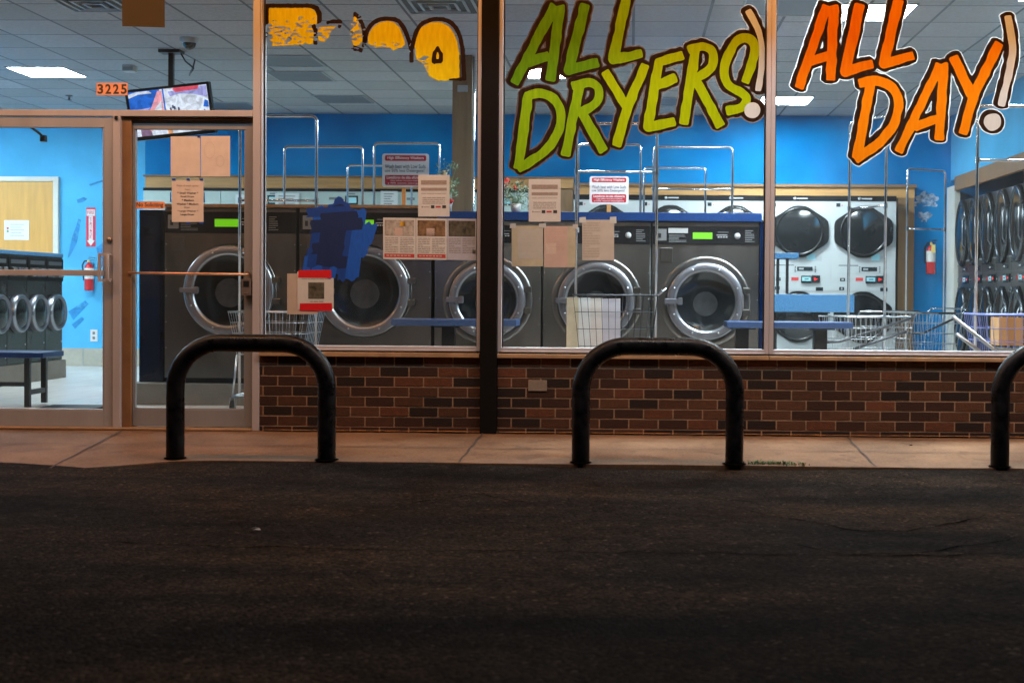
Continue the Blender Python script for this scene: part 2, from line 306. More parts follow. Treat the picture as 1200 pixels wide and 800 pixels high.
# ------------------------------------------------------------------ mesh building
def tag(o, label=None, cat=None, group=None, kind=None):
    if label: o['label'] = label
    if cat: o['category'] = cat
    if group: o['group'] = group
    if kind: o['kind'] = kind
    return o
def thing(name, label, cat, loc=(0,0,0), rz=0, group=None):
    o = bpy.data.objects.new(name, None); C.objects.link(o); o.empty_display_size = .1
    o.location = loc; o.rotation_euler = (0,0,rz)
    return tag(o, label, cat, group)
def copy_thing(src, loc, rz=None, label=None):
    def rec(o, parent):
        c = o.copy(); C.objects.link(c)
        if parent: c.parent = parent
        for ch in list(o.children): rec(ch, c)
        return c
    c = rec(src, None); c.location = loc
    if rz is not None: c.rotation_euler = (0,0,rz)
    if label: c['label'] = label
    return c
class MB:
    def __init__(s): s.v=[]; s.f=[]; s.m=[]; s.s=[]
    def poly(s, pts, mi=0, smooth=False):
        i=len(s.v); s.v += [tuple(p) for p in pts]; s.f.append(tuple(range(i,i+len(pts)))); s.m.append(mi); s.s.append(smooth); return s
    def box(s, x0,x1,y0,y1,z0,z1, mi=0):
        if x0>x1: x0,x1=x1,x0
        if y0>y1: y0,y1=y1,y0
        if z0>z1: z0,z1=z1,z0
        i=len(s.v)
        s.v += [(x0,y0,z0),(x1,y0,z0),(x1,y1,z0),(x0,y1,z0),(x0,y0,z1),(x1,y0,z1),(x1,y1,z1),(x0,y1,z1)]
        for q in ((0,3,2,1),(4,5,6,7),(0,1,5,4),(1,2,6,5),(2,3,7,6),(3,0,4,7)):
            s.f.append(tuple(i+k for k in q)); s.m.append(mi); s.s.append(False)
        return s
    def tube(s, pts, r, n=8, mi=0, caps=True, r2=None):
        pts=[Vector(p) for p in pts]; rings=[]; prev=None
        for k,p in enumerate(pts):
            t = (pts[min(k+1,len(pts)-1)]-pts[max(k-1,0)]).normalized()
            if prev is None:
                a = t.orthogonal().normalized()
            else:
                a = (prev - t*prev.dot(t)); a = a.normalized() if a.length>1e-6 else t.orthogonal().normalized()
            prev=a; b=t.cross(a); rr = r if r2 is None else r+(r2-r)*k/(len(pts)-1)
            i=len(s.v); s.v += [tuple(p+(a*math.cos(2*math.pi*j/n)+b*math.sin(2*math.pi*j/n))*rr) for j in range(n)]; rings.append(i)
        for k in range(len(rings)-1):
            for j in range(n):
                s.f.append((rings[k]+j, rings[k]+(j+1)%n, rings[k+1]+(j+1)%n, rings[k+1]+j)); s.m.append(mi); s.s.append(n>4)
        if caps:
            s.f.append(tuple(rings[0]+j for j in reversed(range(n)))); s.m.append(mi); s.s.append(False)
            s.f.append(tuple(rings[-1]+j for j in range(n))); s.m.append(mi); s.s.append(False)
        return s
    def lathe(s, c, prof, n=40, mi=0, axis='Y', smooth=True, mis=None):
        """profile of (radius, offset along axis) round centre c"""
        rings=[]
        for (r,o) in prof:
            i=len(s.v); rings.append(i)
            for j in range(n):
                a=2*math.pi*j/n; ca,sa=r*math.cos(a),r*math.sin(a)
                if axis=='Y': s.v.append((c[0]+ca,c[1]+o,c[2]+sa))
                elif axis=='X': s.v.append((c[0]+o,c[1]+ca,c[2]+sa))
                else: s.v.append((c[0]+ca,c[1]+sa,c[2]+o))
        for k in range(len(rings)-1):
            for j in range(n):
                s.f.append((rings[k]+j,rings[k]+(j+1)%n,rings[k+1]+(j+1)%n,rings[k+1]+j)); s.m.append(mis[k] if mis else mi); s.s.append(smooth)
        return s
    def disc(s, c, r, n=40, mi=0):
        return s.poly([(c[0]+r*math.cos(2*math.pi*j/n),c[1],c[2]+r*math.sin(2*math.pi*j/n)) for j in range(n)],mi)
    def prism(s, pts, y0, y1, mi=0):
        """outline pts (x,z) extruded from y0 (front) to y1"""
        n=len(pts); s.poly([(x,y0,z) for x,z in pts],mi); s.poly([(x,y1,z) for x,z in reversed(pts)],mi)
        for k in range(n):
            (xa,za),(xb,zb)=pts[k],pts[(k+1)%n]; s.poly([(xa,y0,za),(xa,y1,za),(xb,y1,zb),(xb,y0,zb)],mi)
        return s
    def text(s, body, x0, x1, z0, z1, y, mi=0, bold=.0, keep=False):
        vs,fs=text_mesh(body,bold)
        xs=[a for a,b in vs]; zs=[b for a,b in vs]; ax,bx,az,bz=min(xs),max(xs),min(zs),max(zs)
        sx=(x1-x0)/(bx-ax); sz=(z1-z0)/(bz-az)
        if keep:
            sx=sz=min(sx,sz); x0=(x0+x1)/2-(bx-ax)*sx/2
        i=len(s.v); s.v += [(x0+(a-ax)*sx,y,z0+(b-az)*sz) for a,b in vs]
        for f in fs: s.f.append(tuple(i+k for k in f)); s.m.append(mi); s.s.append(False)
        return s
    def build(s, name, mats, parent=None, off=None, bevel=0, kind=None):
        me=bpy.data.meshes.new(name)
        o0 = Vector(off) if off is not None else (Vector(parent.location) if parent is not None and parent.parent is None and off is None and parent.get('world') else Vector((0,0,0)))
        if parent is not None and off is None and parent.parent is not None and parent.get('world'):
            o0 = Vector(parent.parent.location)
        me.from_pydata([(a-o0.x,b-o0.y,c-o0.z) for a,b,c in s.v],[],s.f)
        mats = mats if isinstance(mats,(list,tuple)) else [mats]
        for m in mats: me.materials.append(m)
        me.polygons.foreach_set('material_index',s.m); me.polygons.foreach_set('use_smooth',s.s)
        me.validate(); me.update()
        o=bpy.data.objects.new(name,me); C.objects.link(o)
        if parent is not None:
            o.parent=parent
            if parent.get('world'): o['world']=1
        if bevel:
            b=o.modifiers.new('bevel','BEVEL'); b.width=bevel; b.segments=2; b.limit_method='ANGLE'
        if kind: o['kind']=kind
        return o
_tc={}
def text_mesh(body,bold):
    k=(body,bold)
    if k not in _tc:
        cu=bpy.data.curves.new('lettering','FONT'); cu.body=body; cu.size=1; cu.offset=bold; cu.resolution_u=4
        o=bpy.data.objects.new('lettering',cu); C.objects.link(o)
        dg=bpy.context.evaluated_depsgraph_get(); dg.update()
        me=bpy.data.meshes.new_from_object(o.evaluated_get(dg))
        _tc[k]=([(v.co.x,v.co.y) for v in me.vertices],[tuple(p.vertices) for p in me.polygons])
        bpy.data.objects.remove(o); bpy.data.curves.remove(cu); bpy.data.meshes.remove(me)
    return _tc[k]
def wthing(name,label,cat,loc=(0,0,0),group=None):
    """a thing whose parts are written in world coordinates"""
    o=thing(name,label,cat,loc,0,group); o['world']=1; return o
def arc(c, r, a0, a1, n, plane='xz'):
    return [(c[0]+r*math.cos(a0+(a1-a0)*k/n), c[1], c[2]+r*math.sin(a0+(a1-a0)*k/n)) for k in range(n+1)]

# ------------------------------------------------------------------ ground outside
YE=-1.225; ZE=-.052
def zs(y): return y/ -YE*-ZE*1.0 if False else (ZE/YE)*y        # pavement falls gently to the lot
mb=MB(); X0,X1=-14,14
edge=[]
for k in range(113):
    x=X0+k*.25
    d = .36/(1+math.exp((x+2.95)/.10))                          # the pavement widens by the doors
    y=YE-d+.006*math.sin(x*3.1)+.004*math.sin(x*9.7)
    edge.append((x,y))
for (xa,ya),(xb,yb) in zip(edge,edge[1:]):
    mb.poly([(xa,ya,zs(ya)),(xb,yb,zs(yb)),(xb,.12,0),(xa,.12,0)])
    mb.poly([(xa,ya,-.2),(xb,yb,-.2),(xb,yb,zs(yb)),(xa,ya,zs(ya))])
side=mb.build('sidewalk',CONC,kind='structure')
mb=MB()
def strip(mb,pts,w,dz,mi=0):
    for (a,b) in zip(pts,pts[1:]):
        d=Vector((b[0]-a[0],b[1]-a[1],0)).normalized(); n=Vector((-d.y,d.x,0))
        wa=w*(a[2] if len(a)>2 else 1); wb=w*(b[2] if len(b)>2 else 1)
        mb.poly([(a[0]-n.x*wa,a[1]-n.y*wa,dz(a[1])),(b[0]-n.x*wb,b[1]-n.y*wb,dz(b[1])),(b[0]+n.x*wb,b[1]+n.y*wb,dz(b[1])),(a[0]+n.x*wa,a[1]+n.y*wa,dz(a[1]))])
zj=lambda y: zs(y)+.003
for (ua,va,ub,vb) in ((122,511,56,546),(565,509.5,538,541),(989,511,1026,546.5)):
    a=PZ(ua,va,-.01); b=PZ(ub,vb,-.05)
    a=Vector((a.x,-.06,0)); b=Vector((b.x,-1.215 if b.x>-2.8 else -1.55,0))
    strip(mb,[(a.x+(b.x-a.x)*t+.004*math.sin(t*20),a.y+(b.y-a.y)*t,.8+.5*random.random()) for t in np.linspace(0,1,14)],.0065,zj)
yc=PZ(600,525.5,-.03).y
strip(mb,[(x,yc+.006*math.sin(x*2.3)+.003*math.sin(x*11),.5+1.0*random.random()) for x in np.linspace(-9,9,120)],.0065,lambda y:zs(y)+.0055)
mb.build('control_joint',JOINT,side)
# orange lamp light where the wall meets the pavement, painted as a strip
mb=MB(); strip(mb,[(x,-.022-.004*math.sin(x*5),.6+.8*random.random()) for x in np.linspace(-2.55,6,160)],.016,lambda y:zs(y)+.008); mb.build('wall_foot_glow',mat('orange_glow',(.36,.15,.04),.95,0,.4,14),side)
# asphalt: one gently uneven sheet
mb=MB(); ZA=-.082
xs=list(np.linspace(-120,-10,12))+list(np.linspace(-9,9,91))+list(np.linspace(10,120,12))
ys=[-200,-120,-70,-40,-25,-18,-14,-11]+list(np.linspace(-10,-1.0,50))
def za(x,y):
    t=max(0,min(1,(y+2.4)/1.2)); 
    return ZA+.018*t*t+ (.010*math.sin(x*.9+1)*math.sin(y*.8)+.006*math.sin(x*2.1+y*1.7) if abs(x)<10 and y>-11 else 0)
for i in range(len(xs)-1):
    for j in range(len(ys)-1):
        mb.poly([(xs[i],ys[j],za(xs[i],ys[j])),(xs[i+1],ys[j],za(xs[i+1],ys[j])),(xs[i+1],ys[j+1],za(xs[i+1],ys[j+1])),(xs[i],ys[j+1],za(xs[i],ys[j+1]))],0,True)
lot=mb.build('parking_lot',ASPH,kind='structure')
def crack(pix,w,amp=.02):
    pts=[PZ(u,v,ZA) for u,v in pix]; out=[]
    for a,b in zip(pts,pts[1:]):
        n=max(3,int((b-a).length/.06))
        for k in range(n):
            t=k/n; p=a+(b-a)*t; out.append((p.x,p.y+random.uniform(-amp,amp),random.choice([.25,.4,.6,.9])*(.55+.45*abs(math.sin(p.x*1.3)))))
    out[0]=(*out[0][:2],.05); out[-1]=(*out[-1][:2],.05)
    mb=MB()
    for (a,b) in zip(out,out[1:]):
        d=Vector((b[0]-a[0],b[1]-a[1],0)).normalized(); n=Vector((-d.y,d.x,0))
        f=lambda p,s:(p[0]+n.x*w*p[2]*s,p[1]+n.y*w*p[2]*s,za(p[0],p[1])+.005)
        mb.poly([f(a,-1),f(b,-1),f(b,1),f(a,1)])
    mb.build('crack',CRACK,lot)
crack([(-20,639),(120,638),(260,642),(420,643),(600,645),(760,648),(900,651),(1060,653),(1220,648)],.010,.022)
crack([(860,592),(900,603),(950,610),(1000,621),(1060,621),(1110,612),(1165,601)],.009,.02)
crack([(480,590),(560,580),(640,593)],.007,.02)
crack([(540,672),(640,677),(700,673)],.007,.02)
crack([(780,576),(850,584),(905,588)],.008,.02)
crack([(930,640),(990,652),(1080,648),(1200,628)],.007,.02)

# ------------------------------------------------------------------ building shell
B=wthing('laundromat','brick laundromat shopfront with painted windows, glass doors and blue interior walls','building')
GY=.055                                   # outer face of the glass
# brick knee wall
def brickwall(ua,ub):
    xa,xb=P(ua,460,0).x,P(ub,460,0).x
    zt=P(600,419,0).z; mb=MB(); mb.box(xa,xb,.0032,.16,-.03,zt,6)
    ph=P(599.5,425,0).x; pitch=.2032; ch=.0694
    for c in range(8):
        z1=zt-.004-c*ch; z0=z1-ch+.0105
        if z0<-.02: z0=-.02
        x=ph+(0 if c%2==0 else pitch/2); x-=math.ceil((x-xa)/pitch+1)*pitch
        while x<xb:
            l,r=max(x+.005,xa),min(x+pitch-.005,xb); x+=pitch
            if r-l<.012: continue
            t=random.choices([0,1,2,3,4,5],[4,4,2,4,3,.6])[0]
            if c==7: t=random.choice([0,3,1])
            dx=random.uniform(-.0015,.0015); dy=random.uniform(-.001,.0012)
            mb.box(l,r,-.001+dy,.03,z0+random.uniform(-.001,.001),z1,t)
    return mb.build('brick_wall',BRICKS+[MORTAR],B,bevel=.0012)
brickwall(304.5,563); brickwall(583,2000)
# square plate in the wall
a,b=P(619,445,0),P(641,458,0)
MB().box(a.x,b.x,-.009,-.002,b.z,a.z).build('wall_plate',VENTB,B,bevel=.002)
# black steel post
def fx(u): return P(u,300,0).x
def fz(v,u): return P(u,v,0).z
a,b=P(563.5,250,-.05),P(583,250,-.05)
MB().box(a.x,b.x,-.05,.13,-.005,3.3).build('steel_post',POST,B,bevel=.003)
# fascia and canopy above the picture
mb=MB(); mb.box(-9.6,7,.0,.2,3.142,4.4); mb.box(-9.6,fx(-262),.0,.2,0,3.14); mb.box(-9.6,7,-2.7,-.002,4.2,4.4); mb.box(-9.6,7,-2.06,-2.0,3.885,4.198); mb.box(-9.6,7,-2.7,-2.6,3.95,4.198)
mb.build('canopy',mat('canopy_paint',(.30,.20,.12),.7,0,.1,5),B)
def shop_window(label,ul,ur,vb,lw,rw,sill,uc):
    """frame mesh with sub-parts: pane, sill"""
    mb=MB(); xl,xr=fx(ul),fx(ur); zb=fz(vb,uc); 
    mb.box(xl,xl+lw,0,.11,zb if sill else -.0,3.14)
    mb.box(xr-rw,xr,0,.11,zb if sill else -.0,3.14)
    zr=fz(vb-5.2,uc)
    mb.box(xl+lw,xr-rw,.002,.11,zb,zr)                        # bottom rail
    mb.box(xl+lw,xr-rw,-.012,.002,zb-.001,zb+.010)            # drip edge
    mb.box(xl+lw,xr-rw,.002,.11,3.09,3.14)
    w=mb.build('window',[ALU],B,bevel=.0025); w['label']=label
    MB().box(xl+lw,xr-rw,GY,GY+.006,zr,3.09).build('glass_pane',GLASS,w)
    g=.010                                                      # black gaskets beside the glass
    for (x0,x1) in ((xl+lw,xl+lw+g),(xr-rw-g,xr-rw)): MB().box(x0,x1,GY-.012,GY-.001,zr,3.09).build('gasket',BLACK,w)
    if sill:
        mb=MB(); n=max(1,int((xr-xl)/1.3)); z1=zb-.002; z0=fz(419,600)+.001
        for k in range(n):
            s0=xl+(xr-xl)*k/n+.002; s1=xl+(xr-xl)*(k+1)/n-.002
            mb.poly([(s0,-.035,z0),(s1,-.035,z0),(s1,-.035,z1-.012),(s0,-.035,z1-.012)]); mb.poly([(s0,-.035,z1-.012),(s1,-.035,z1-.012),(s1,.1,z1),(s0,.1,z1)])
            mb.poly([(s0,-.035,z0),(s0,.1,z0),(s1,.1,z0),(s1,-.035,z0)]); mb.poly([(s0,-.035,z0),(s0,-.035,z1-.012),(s0,.1,z1),(s0,.1,z0)]); mb.poly([(s1,-.035,z0),(s1,.1,z0),(s1,.1,z1),(s1,-.035,z1-.012)])
        mb.build('sill',SILL,w,bevel=.002)
    return w
px=1/170
# jamb between doors and first window
MB().box(fx(296),fx(304.5),-.004,.14,-.004,3.14).build('door_jamb',ALU,B,bevel=.003)
WA=shop_window('window with torn yellow lettering and many taped notices',304.9,563.0,410.6,.010,.024,True,430)
WB=shop_window('window painted with the green words ALL DRYERS',583.6,901.8,413.6,.026,.030,True,740)
WC=shop_window('window painted with the orange words ALL DAY',902.1,2000,416.2,.030,.05,True,1040)
# transom over the doors
mb=MB(); z0,z1=fz(136.2,148),fz(128.9,148); xl=fx(-160); xr=fx(295.6)
mb.box(xl,xr,0,.12,z0,z1); mb.box(xl,xr,.004,.11,3.09,3.14)
TR=mb.build('window',ALU,B,bevel=.0025); TR['label']='transom window over the two doors'
MB().box(xl,xr,GY,GY+.006,z1,3.09).build('glass_pane',GLASS,TR)
ALU2 = mat('shaded_aluminium', (.28,.29,.31), .45, .25, .12, 6, .03, 220, stretch=(1,1,.2))  # darker copy: shade on the recessed right door put into its colour
def door(label,ul,ur,gl,gr,vt,gvt,gvb,vb,y0,uc,am=ALU):
    mb=MB(); xl,xr,a,b=fx(ul),fx(ur),fx(gl),fx(gr)
    zt,gt,gb,zb=fz(vt,uc),fz(gvt,uc),fz(gvb,uc),fz(vb,uc)
    mb.box(xl,a,y0,y0+.045,zb,zt); mb.box(b,xr,y0,y0+.045,zb,zt)
    mb.box(a,b,y0+.001,y0+.044,gt,zt); mb.box(a,b,y0+.001,y0+.044,zb,gb)
    mb.box(a,a+.012,y0+.006,y0+.0405,gb,gt); mb.box(b-.012,b,y0+.006,y0+.0405,gb,gt); mb.box(a+.012,b-.012,y0+.006,y0+.0405,gb,gb+.010)
    d=mb.build('glass_door',am,B,bevel=.002); d['label']=label
    MB().box(a,b,y0+.02,y0+.026,gb,gt).build('glass_pane',GLASS,d)
    return d,y0
D1,_=door('left glass door with a grey push bar and pull handle',-260,132,-240,121,137.3,149,480.6,500.6,.012,60,mat('door_aluminium', (.38,.39,.42), .45, .25, .12, 6, .03, 220, stretch=(1,1,.2)))
D2,y2=door('right glass door with a copper coloured bar and lockbox',152,293.5,152.6,285,140.4,150.5,480.8,500.4,.055,220,ALU2)
# push bar and handle of the left door
b0=P(0,320,-.02); zc=fz(319.5,60)
MB().box(fx(-240),fx(121),-.004,.010,zc-.020,zc+.020).build('push_bar',ALU,D1,bevel=.003)
mb=MB(); xa,xb=fx(118.5),fx(132.5); zt,zb=fz(297,125),fz(330,125)
mb.tube([(xb-.016,-.002,zt-.012),(xb-.016,-.055,zt-.012),(xb-.016,-.055,zb+.012),(xb-.016,-.002,zb+.012)],.011,8)
mb.box(xa,xa+.016,-.06,-.040,zb,zt); mb.box(xa+.016,xb,-.058,-.040,zt-.018,zt); mb.box(xa+.016,xb,-.058,-.040,zb,zb+.018)
mb.build('pull_handle',ALU,D1,bevel=.003)
z=fz(281,127); mb=MB(); mb.lathe((fx(127.5),.011,z),[(0,-.012),(.016,-.012),(.019,-.004),(.019,.001)],20); mb.build('lock',ZINC,D1)
mb=MB(); p,q=P(42,150,.09),P(46,158,.2); mb.tube([(p.x-.06,.10,p.z+.02),(q.x,.20,q.z+.01),(q.x+.02,.24,q.z-.02)],.009,8); mb.box(q.x-.005,q.x+.03,.22,.26,q.z-.045,q.z); mb.build('closer_arm',BLACK,D1)
# push bar, deadbolts, lockbox on the right door
zc=fz(320,220); mb=MB(); mb.tube([(fx(149),y2-.035,zc),(fx(291),y2-.035,zc-.006)],.0085,10)
for u in (151,290): mb.tube([(fx(u),y2-.035,zc-.003),(fx(u),y2+.004,zc-.003)],.011,8)
mb.build('push_bar',mat('copper_bar',(.70,.36,.19),.3,.8,.1,10),D2)
mb=MB(); xa=fx(288.6); z1=fz(327,288); z0=fz(346,288)
mb.box(xa-.034,xa+.034,y2-.055,y2-.012,z0,z1,0); mb.tube([(xa-.02,y2-.034,z1),(xa-.02,y2-.034,z1+.04)]+[(xa-.02*math.cos(t),y2-.034,z1+.04+.016*math.sin(t)) for t in np.linspace(.3,math.pi-.3,6)]+[(xa+.02,y2-.034,z1+.04),(xa+.02,y2-.034,z1)],.005,6,1)
mb.box(xa-.020,xa+.020,y2-.0575,y2-.056,z0+.06,z1-.012,2); mb.box(xa-.014,xa+.014,y2-.0575,y2-.056,z0+.012,z0+.02,1)
mb.build('lockbox',[mat('lockbox_grey',(.16,.13,.12),.45,.3,.2,20),ZINC,BLACK],D2,bevel=.003)
# centre mullion, reveal and threshold
mb=MB(); mb.box(fx(132.6),fx(141),-.006,.14,-.004,fz(136.2,140)-.001,0); mb.box(fx(141),fx(151.6),.03,.14,-.004,fz(137.5,146)-.001,1); mb.box(fx(141),fx(295.6),.028,.14,fz(140,220),fz(137.2,220)-.001,1)
mb.build('door_mullion',[ALU,mat('bronze_reveal',(.28,.15,.07),.45,.3,.2,6)],B,bevel=.002)
mb=MB(); mb.box(fx(135.2),fx(138.4),-.02,-.006,fz(140.5,137),fz(136.4,137)); mb.build('door_catch',BLACK,B)
MB().box(fx(-260),fx(295.8),-.05,.14,-.004,.010).build('threshold',mat('threshold_brass',(.42,.27,.15),.45,.5,.2,9),B,bevel=.003)
# interior shell
HC=3.215; YB=7.40; XL=-9.6; XR=3.98
MB().box(XL,5.2,.1,YB+.1,HC,HC+.1).build('ceiling',CEIL,B)
MB().box(XL,P(170,250,YB).x,YB,YB+.1,.0,HC-.002).build('rear_wall',WALLP,B)['label']='pale blue rear wall behind the left door'
MB().box(P(170,250,YB).x+.001,5.2,YB,YB+.1,.0,HC-.002).build('rear_wall',WALL,B)['label']='deep blue rear wall'
MB().box(XL-.1,XL,.1,YB,.0,HC-.002).build('side_wall',WALLP,B)
# right side wall over and behind the side dryers
mb=MB(); mb.box(XR,XR+.1,.17,YB-.002,2.41,HC-.002); mb.build('side_wall',WALLP,B)['label']='side wall above the side dryers, its bright light painted as pale blue'
MB().box(XR+.9,XR+1.0,.17,YB-.002,0,HC-.004).build('side_wall',OFFW,B)
MB().box(XR-.05,XR-.001,.6,7.0,2.25,2.42).build('wood_trim',WOODB,B)['label']='brown trim board along the side dryers'
MB().box(XR-.045,XR+.02,7.0,YB-.002,0,2.32).build('white_jamb',OFFW,B)
# painted strokes and cloud on the mural
def blob(pix,Y):
    MB().poly([tuple(P(u,v,Y)) for u,v in reversed(pix)]).build('mural_stroke',STROKE,B)
blob([(90,234),(98,231),(103,233),(97,237),(91,238)],YB-.004); blob([(104,216),(120,211),(121,213),(106,218)],YB-.004)
blob([(92,256),(95,258),(90,285),(82,300),(79,303),(84,280)],YB-.004); blob([(80,365),(100,352),(104,356),(86,375)],YB-.004); blob([(113,290),(121,284),(121,310),(116,318)],YB-.004)
blob([(84,380),(96,371),(99,374),(88,385)],YB-.0045)
mb=MB(); rnd=random.Random(3)
for (u,v,r) in [(1078,232,5),(1084,229,6),(1090,231,6),(1096,233,4),(1075,239,5),(1082,238,7),(1089,238,6),(1094,240,4),(1079,252,5),(1087,252,6),(1083,258,4)]:
    c=P(u,v,YB-.004-.0004*len(mb.f)); rr=r/94
    mb.poly([(c.x+rr*(1+.25*rnd.uniform(-1,1))*math.cos(t),c.y,c.z+.7*rr*(1+.25*rnd.uniform(-1,1))*math.sin(t)) for t in np.linspace(0,6.28,14)[:-1]])
nt_=CLOUDW.node_tree; b_=nt_.nodes['Principled BSDF']; n_=nt_.nodes.new('ShaderNodeTexNoise'); n_.inputs['Scale'].default_value=16; n_.inputs['Detail'].default_value=6; r_=nt_.nodes.new('ShaderNodeMapRange'); r_.inputs[1].default_value=.34; r_.inputs[2].default_value=.58; r_.inputs[4].default_value=1.0
tc_=nt_.nodes.new('ShaderNodeTexCoord'); nt_.links.new(tc_.outputs['Object'],n_.inputs['Vector']); nt_.links.new(n_.outputs[0],r_.inputs[0]); nt_.links.new(r_.outputs[0],b_.inputs['Alpha'])
for nt2,lo,hi in ((STROKE.node_tree,.18,.55),):
    n2=nt2.nodes.new('ShaderNodeTexNoise'); n2.inputs['Scale'].default_value=9; n2.inputs['Detail'].default_value=4; r2=nt2.nodes.new('ShaderNodeMapRange'); r2.inputs[1].default_value=lo; r2.inputs[2].default_value=hi; r2.inputs[4].default_value=.75
    t2=nt2.nodes.new('ShaderNodeTexCoord'); nt2.links.new(t2.outputs['Object'],n2.inputs['Vector']); nt2.links.new(n2.outputs[0],r2.inputs[0]); nt2.links.new(r2.outputs[0],nt2.nodes['Principled BSDF'].inputs['Alpha'])
mb.build('mural_cloud',CLOUDW,B)
# rear wood door, frame, notice place, tile skirting, outlet
xa,xb=P(-60,300,YB-.03).x,P(62.5,300,YB-.03).x; zt=P(40,212.8,YB-.03).z
dr=MB().box(xa,xb,YB-.03,YB-.003,.01,zt).build('rear_door',WOODD,B); 
mb=MB(); z2=P(40,207,YB-.05).z; x2=P(68,300,YB-.05).x
mb.box(xb+.002,x2,YB-.05,YB-.002,0,z2); mb.box(xa,xb+.002,YB-.05,YB-.002,zt+.002,z2); mb.build('door_frame',OFFW,dr,bevel=.004)
mb=MB(); zt=P(95,408,YB-.012).z; x=x2+.003
while x<P(170,420,YB).x: mb.box(x,x+.30,YB-.012,YB-.001,0,zt); x+=.305
mb.build('tile_skirting',TILE,B,bevel=.003)
mb=MB(); a,b=P(106,386,YB-.01),P(114,400,YB-.01); mb.box(a.x,b.x,YB-.012,YB-.001,b.z,a.z,0)
for t in (.3,.7):
    zz=b.z+(a.z-b.z)*t; mb.box((a.x+b.x)/2-.016,(a.x+b.x)/2+.016,YB-.0145,YB-.0125,zz-.018,zz+.018,1)
mb.build('outlet',[WPLATE,GREYD],B)
# wood framing of the rear dryer banks
YF=7.28
mb=MB(); xa,xb=P(170,210,YF).x,P(672,210,YF).x
mb.box(xa,xb,YF,YB-.002,P(350,220.5,YF).z,P(350,207,YF).z,0); mb.box(xa-.02,xb+.01,YF-.02,YB-.003,P(350,208,YF).z,P(350,206,YF).z,1)
mb.box(P(590,230,YF).x,P(671.5,230,YF).x,YF,YB-.002,0,P(630,220.6,YF).z,1)
mb.build('wood_trim',[WOODT,WOODB],B)['label']='brown trim board over the left dryer bank'
mb=MB(); xa,xb=P(673,220,YF).x,P(1053,220,YF).x; x3=P(1071,300,YF).x; z0,z1=P(980,231.4,YF).z,P(980,219.5,YF).z
mb.box(xa,x3,YF,YB-.002,z0,z1,0); mb.box(xa,x3+.02,YF-.03,YB-.003,z1,z1+.035,1); mb.box(xb,x3,YF+.002,YB-.002,0,z0,1)
mb.build('wood_trim',[WOODT,WOODB],B)['label']='pale oak trim board over the white dryers'
# wooden column with conduit and plate
YC=3.35; a,b=P(530,150,YC),P(553,150,YC)
col=MB().box(a.x,b.x,YC,YC+.2,0,HC-.003).build('column',mat('column_board',(.23,.145,.08),.6,0,.3,4,.1,60,stretch=(4,4,.35)),B)
MB().tube([(b.x+.014,YC+.02,.1),(b.x+.014,YC+.02,HC-.01)],.012,8).build('conduit',CHROME,col)
p=P(536,100,YC-.01); q=P(548,108,YC-.01); MB().box(p.x,q.x,YC-.012,YC-.001,q.z,p.z).build('column_plate',GREYP,col,bevel=.004)
MB().box(XL,5.2,.12,YB,-.06,0).build('floor',FLOORM,kind='structure')
# wash plinth under the big washers
YP=1.92
MB().box(P(148,460,YP).x,P(897,460,YP).x,YP,3.1,.0,.18).build('plinth',PLINTH,B,bevel=.006)['label']='concrete plinth under the large washers'

# ------------------------------------------------------------------ sign-painted letters (distance fields turned into outlines)
def vnoise(x,y,seed):
    rs=np.random.RandomState(seed); g=rs.rand(257,257)
    xi=np.floor(x).astype(int); yi=np.floor(y).astype(int); fx_=x-xi; fy_=y-yi
    fx_=fx_*fx_*(3-2*fx_); fy_=fy_*fy_*(3-2*fy_); xi%=256; yi%=256
    return (g[yi,xi]*(1-fx_)+g[yi,xi+1]*fx_)*(1-fy_)+(g[yi+1,xi]*(1-fx_)+g[yi+1,xi+1]*fx_)*fy_
def seg_d(X,Y,ax,ay,bx,by):
    dx,dy=bx-ax,by-ay; l=dx*dx+dy*dy+1e-9; t=np.clip(((X-ax)*dx+(Y-ay)*dy)/l,0,1)
    return np.hypot(X-ax-t*dx,Y-ay-t*dy)
def strokes_d(X,Y,strokes):
    D=np.full(X.shape,1e6)
    for pts,w in strokes:
        w = w if isinstance(w,(list,tuple)) else [w]*len(pts)
        n=len(pts); ends=[]
        for e,i1,wk in ((0,1,w[0]),(n-1,n-2,w[-1])):
            q=min(n-1,max(0,i1 if n<5 else (3 if e==0 else n-4)))
            tx,ty=pts[e][0]-pts[q][0],pts[e][1]-pts[q][1]; l=math.hypot(tx,ty)+1e-9
            ends.append((pts[e],tx/l,ty/l,wk,l))
        for k in range(n-1):
            (ax,ay),(bx,by)=pts[k],pts[k+1]
            dx,dy=bx-ax,by-ay; l=dx*dx+dy*dy+1e-9; t=np.clip(((X-ax)*dx+(Y-ay)*dy)/l,0,1)
            d=np.hypot(X-ax-t*dx,Y-ay-t*dy)-(w[k]+(w[k+1]-w[k])*t)/2
            for (ep,tx,ty,wk,ln) in ends:
                if ln>2 and (min(math.hypot(ax-ep[0],ay-ep[1]),math.hypot(bx-ep[0],by-ep[1]))<wk*.8):
                    sd=(X-ep[0])*tx+(Y-ep[1])*ty-wk*.18; r=1.6
                    u=np.maximum(d+r,0); v=np.maximum(sd+r,0); d=np.minimum(np.maximum(d+r,sd+r),0)+np.hypot(u,v)-r
            D=np.minimum(D,d)
    return D
def poly_d(X,Y,pts):
    D=np.full(X.shape,1e6); ins=np.zeros(X.shape,bool); n=len(pts)
    for k in range(n):
        (ax,ay),(bx,by)=pts[k],pts[(k+1)%n]; D=np.minimum(D,seg_d(X,Y,ax,ay,bx,by))
        c=((ay>Y)!=(by>Y))&(X<(bx-ax)*(Y-ay)/((by-ay) if by!=ay else 1e-9)+ax); ins^=c
    return np.where(ins,-D,D)
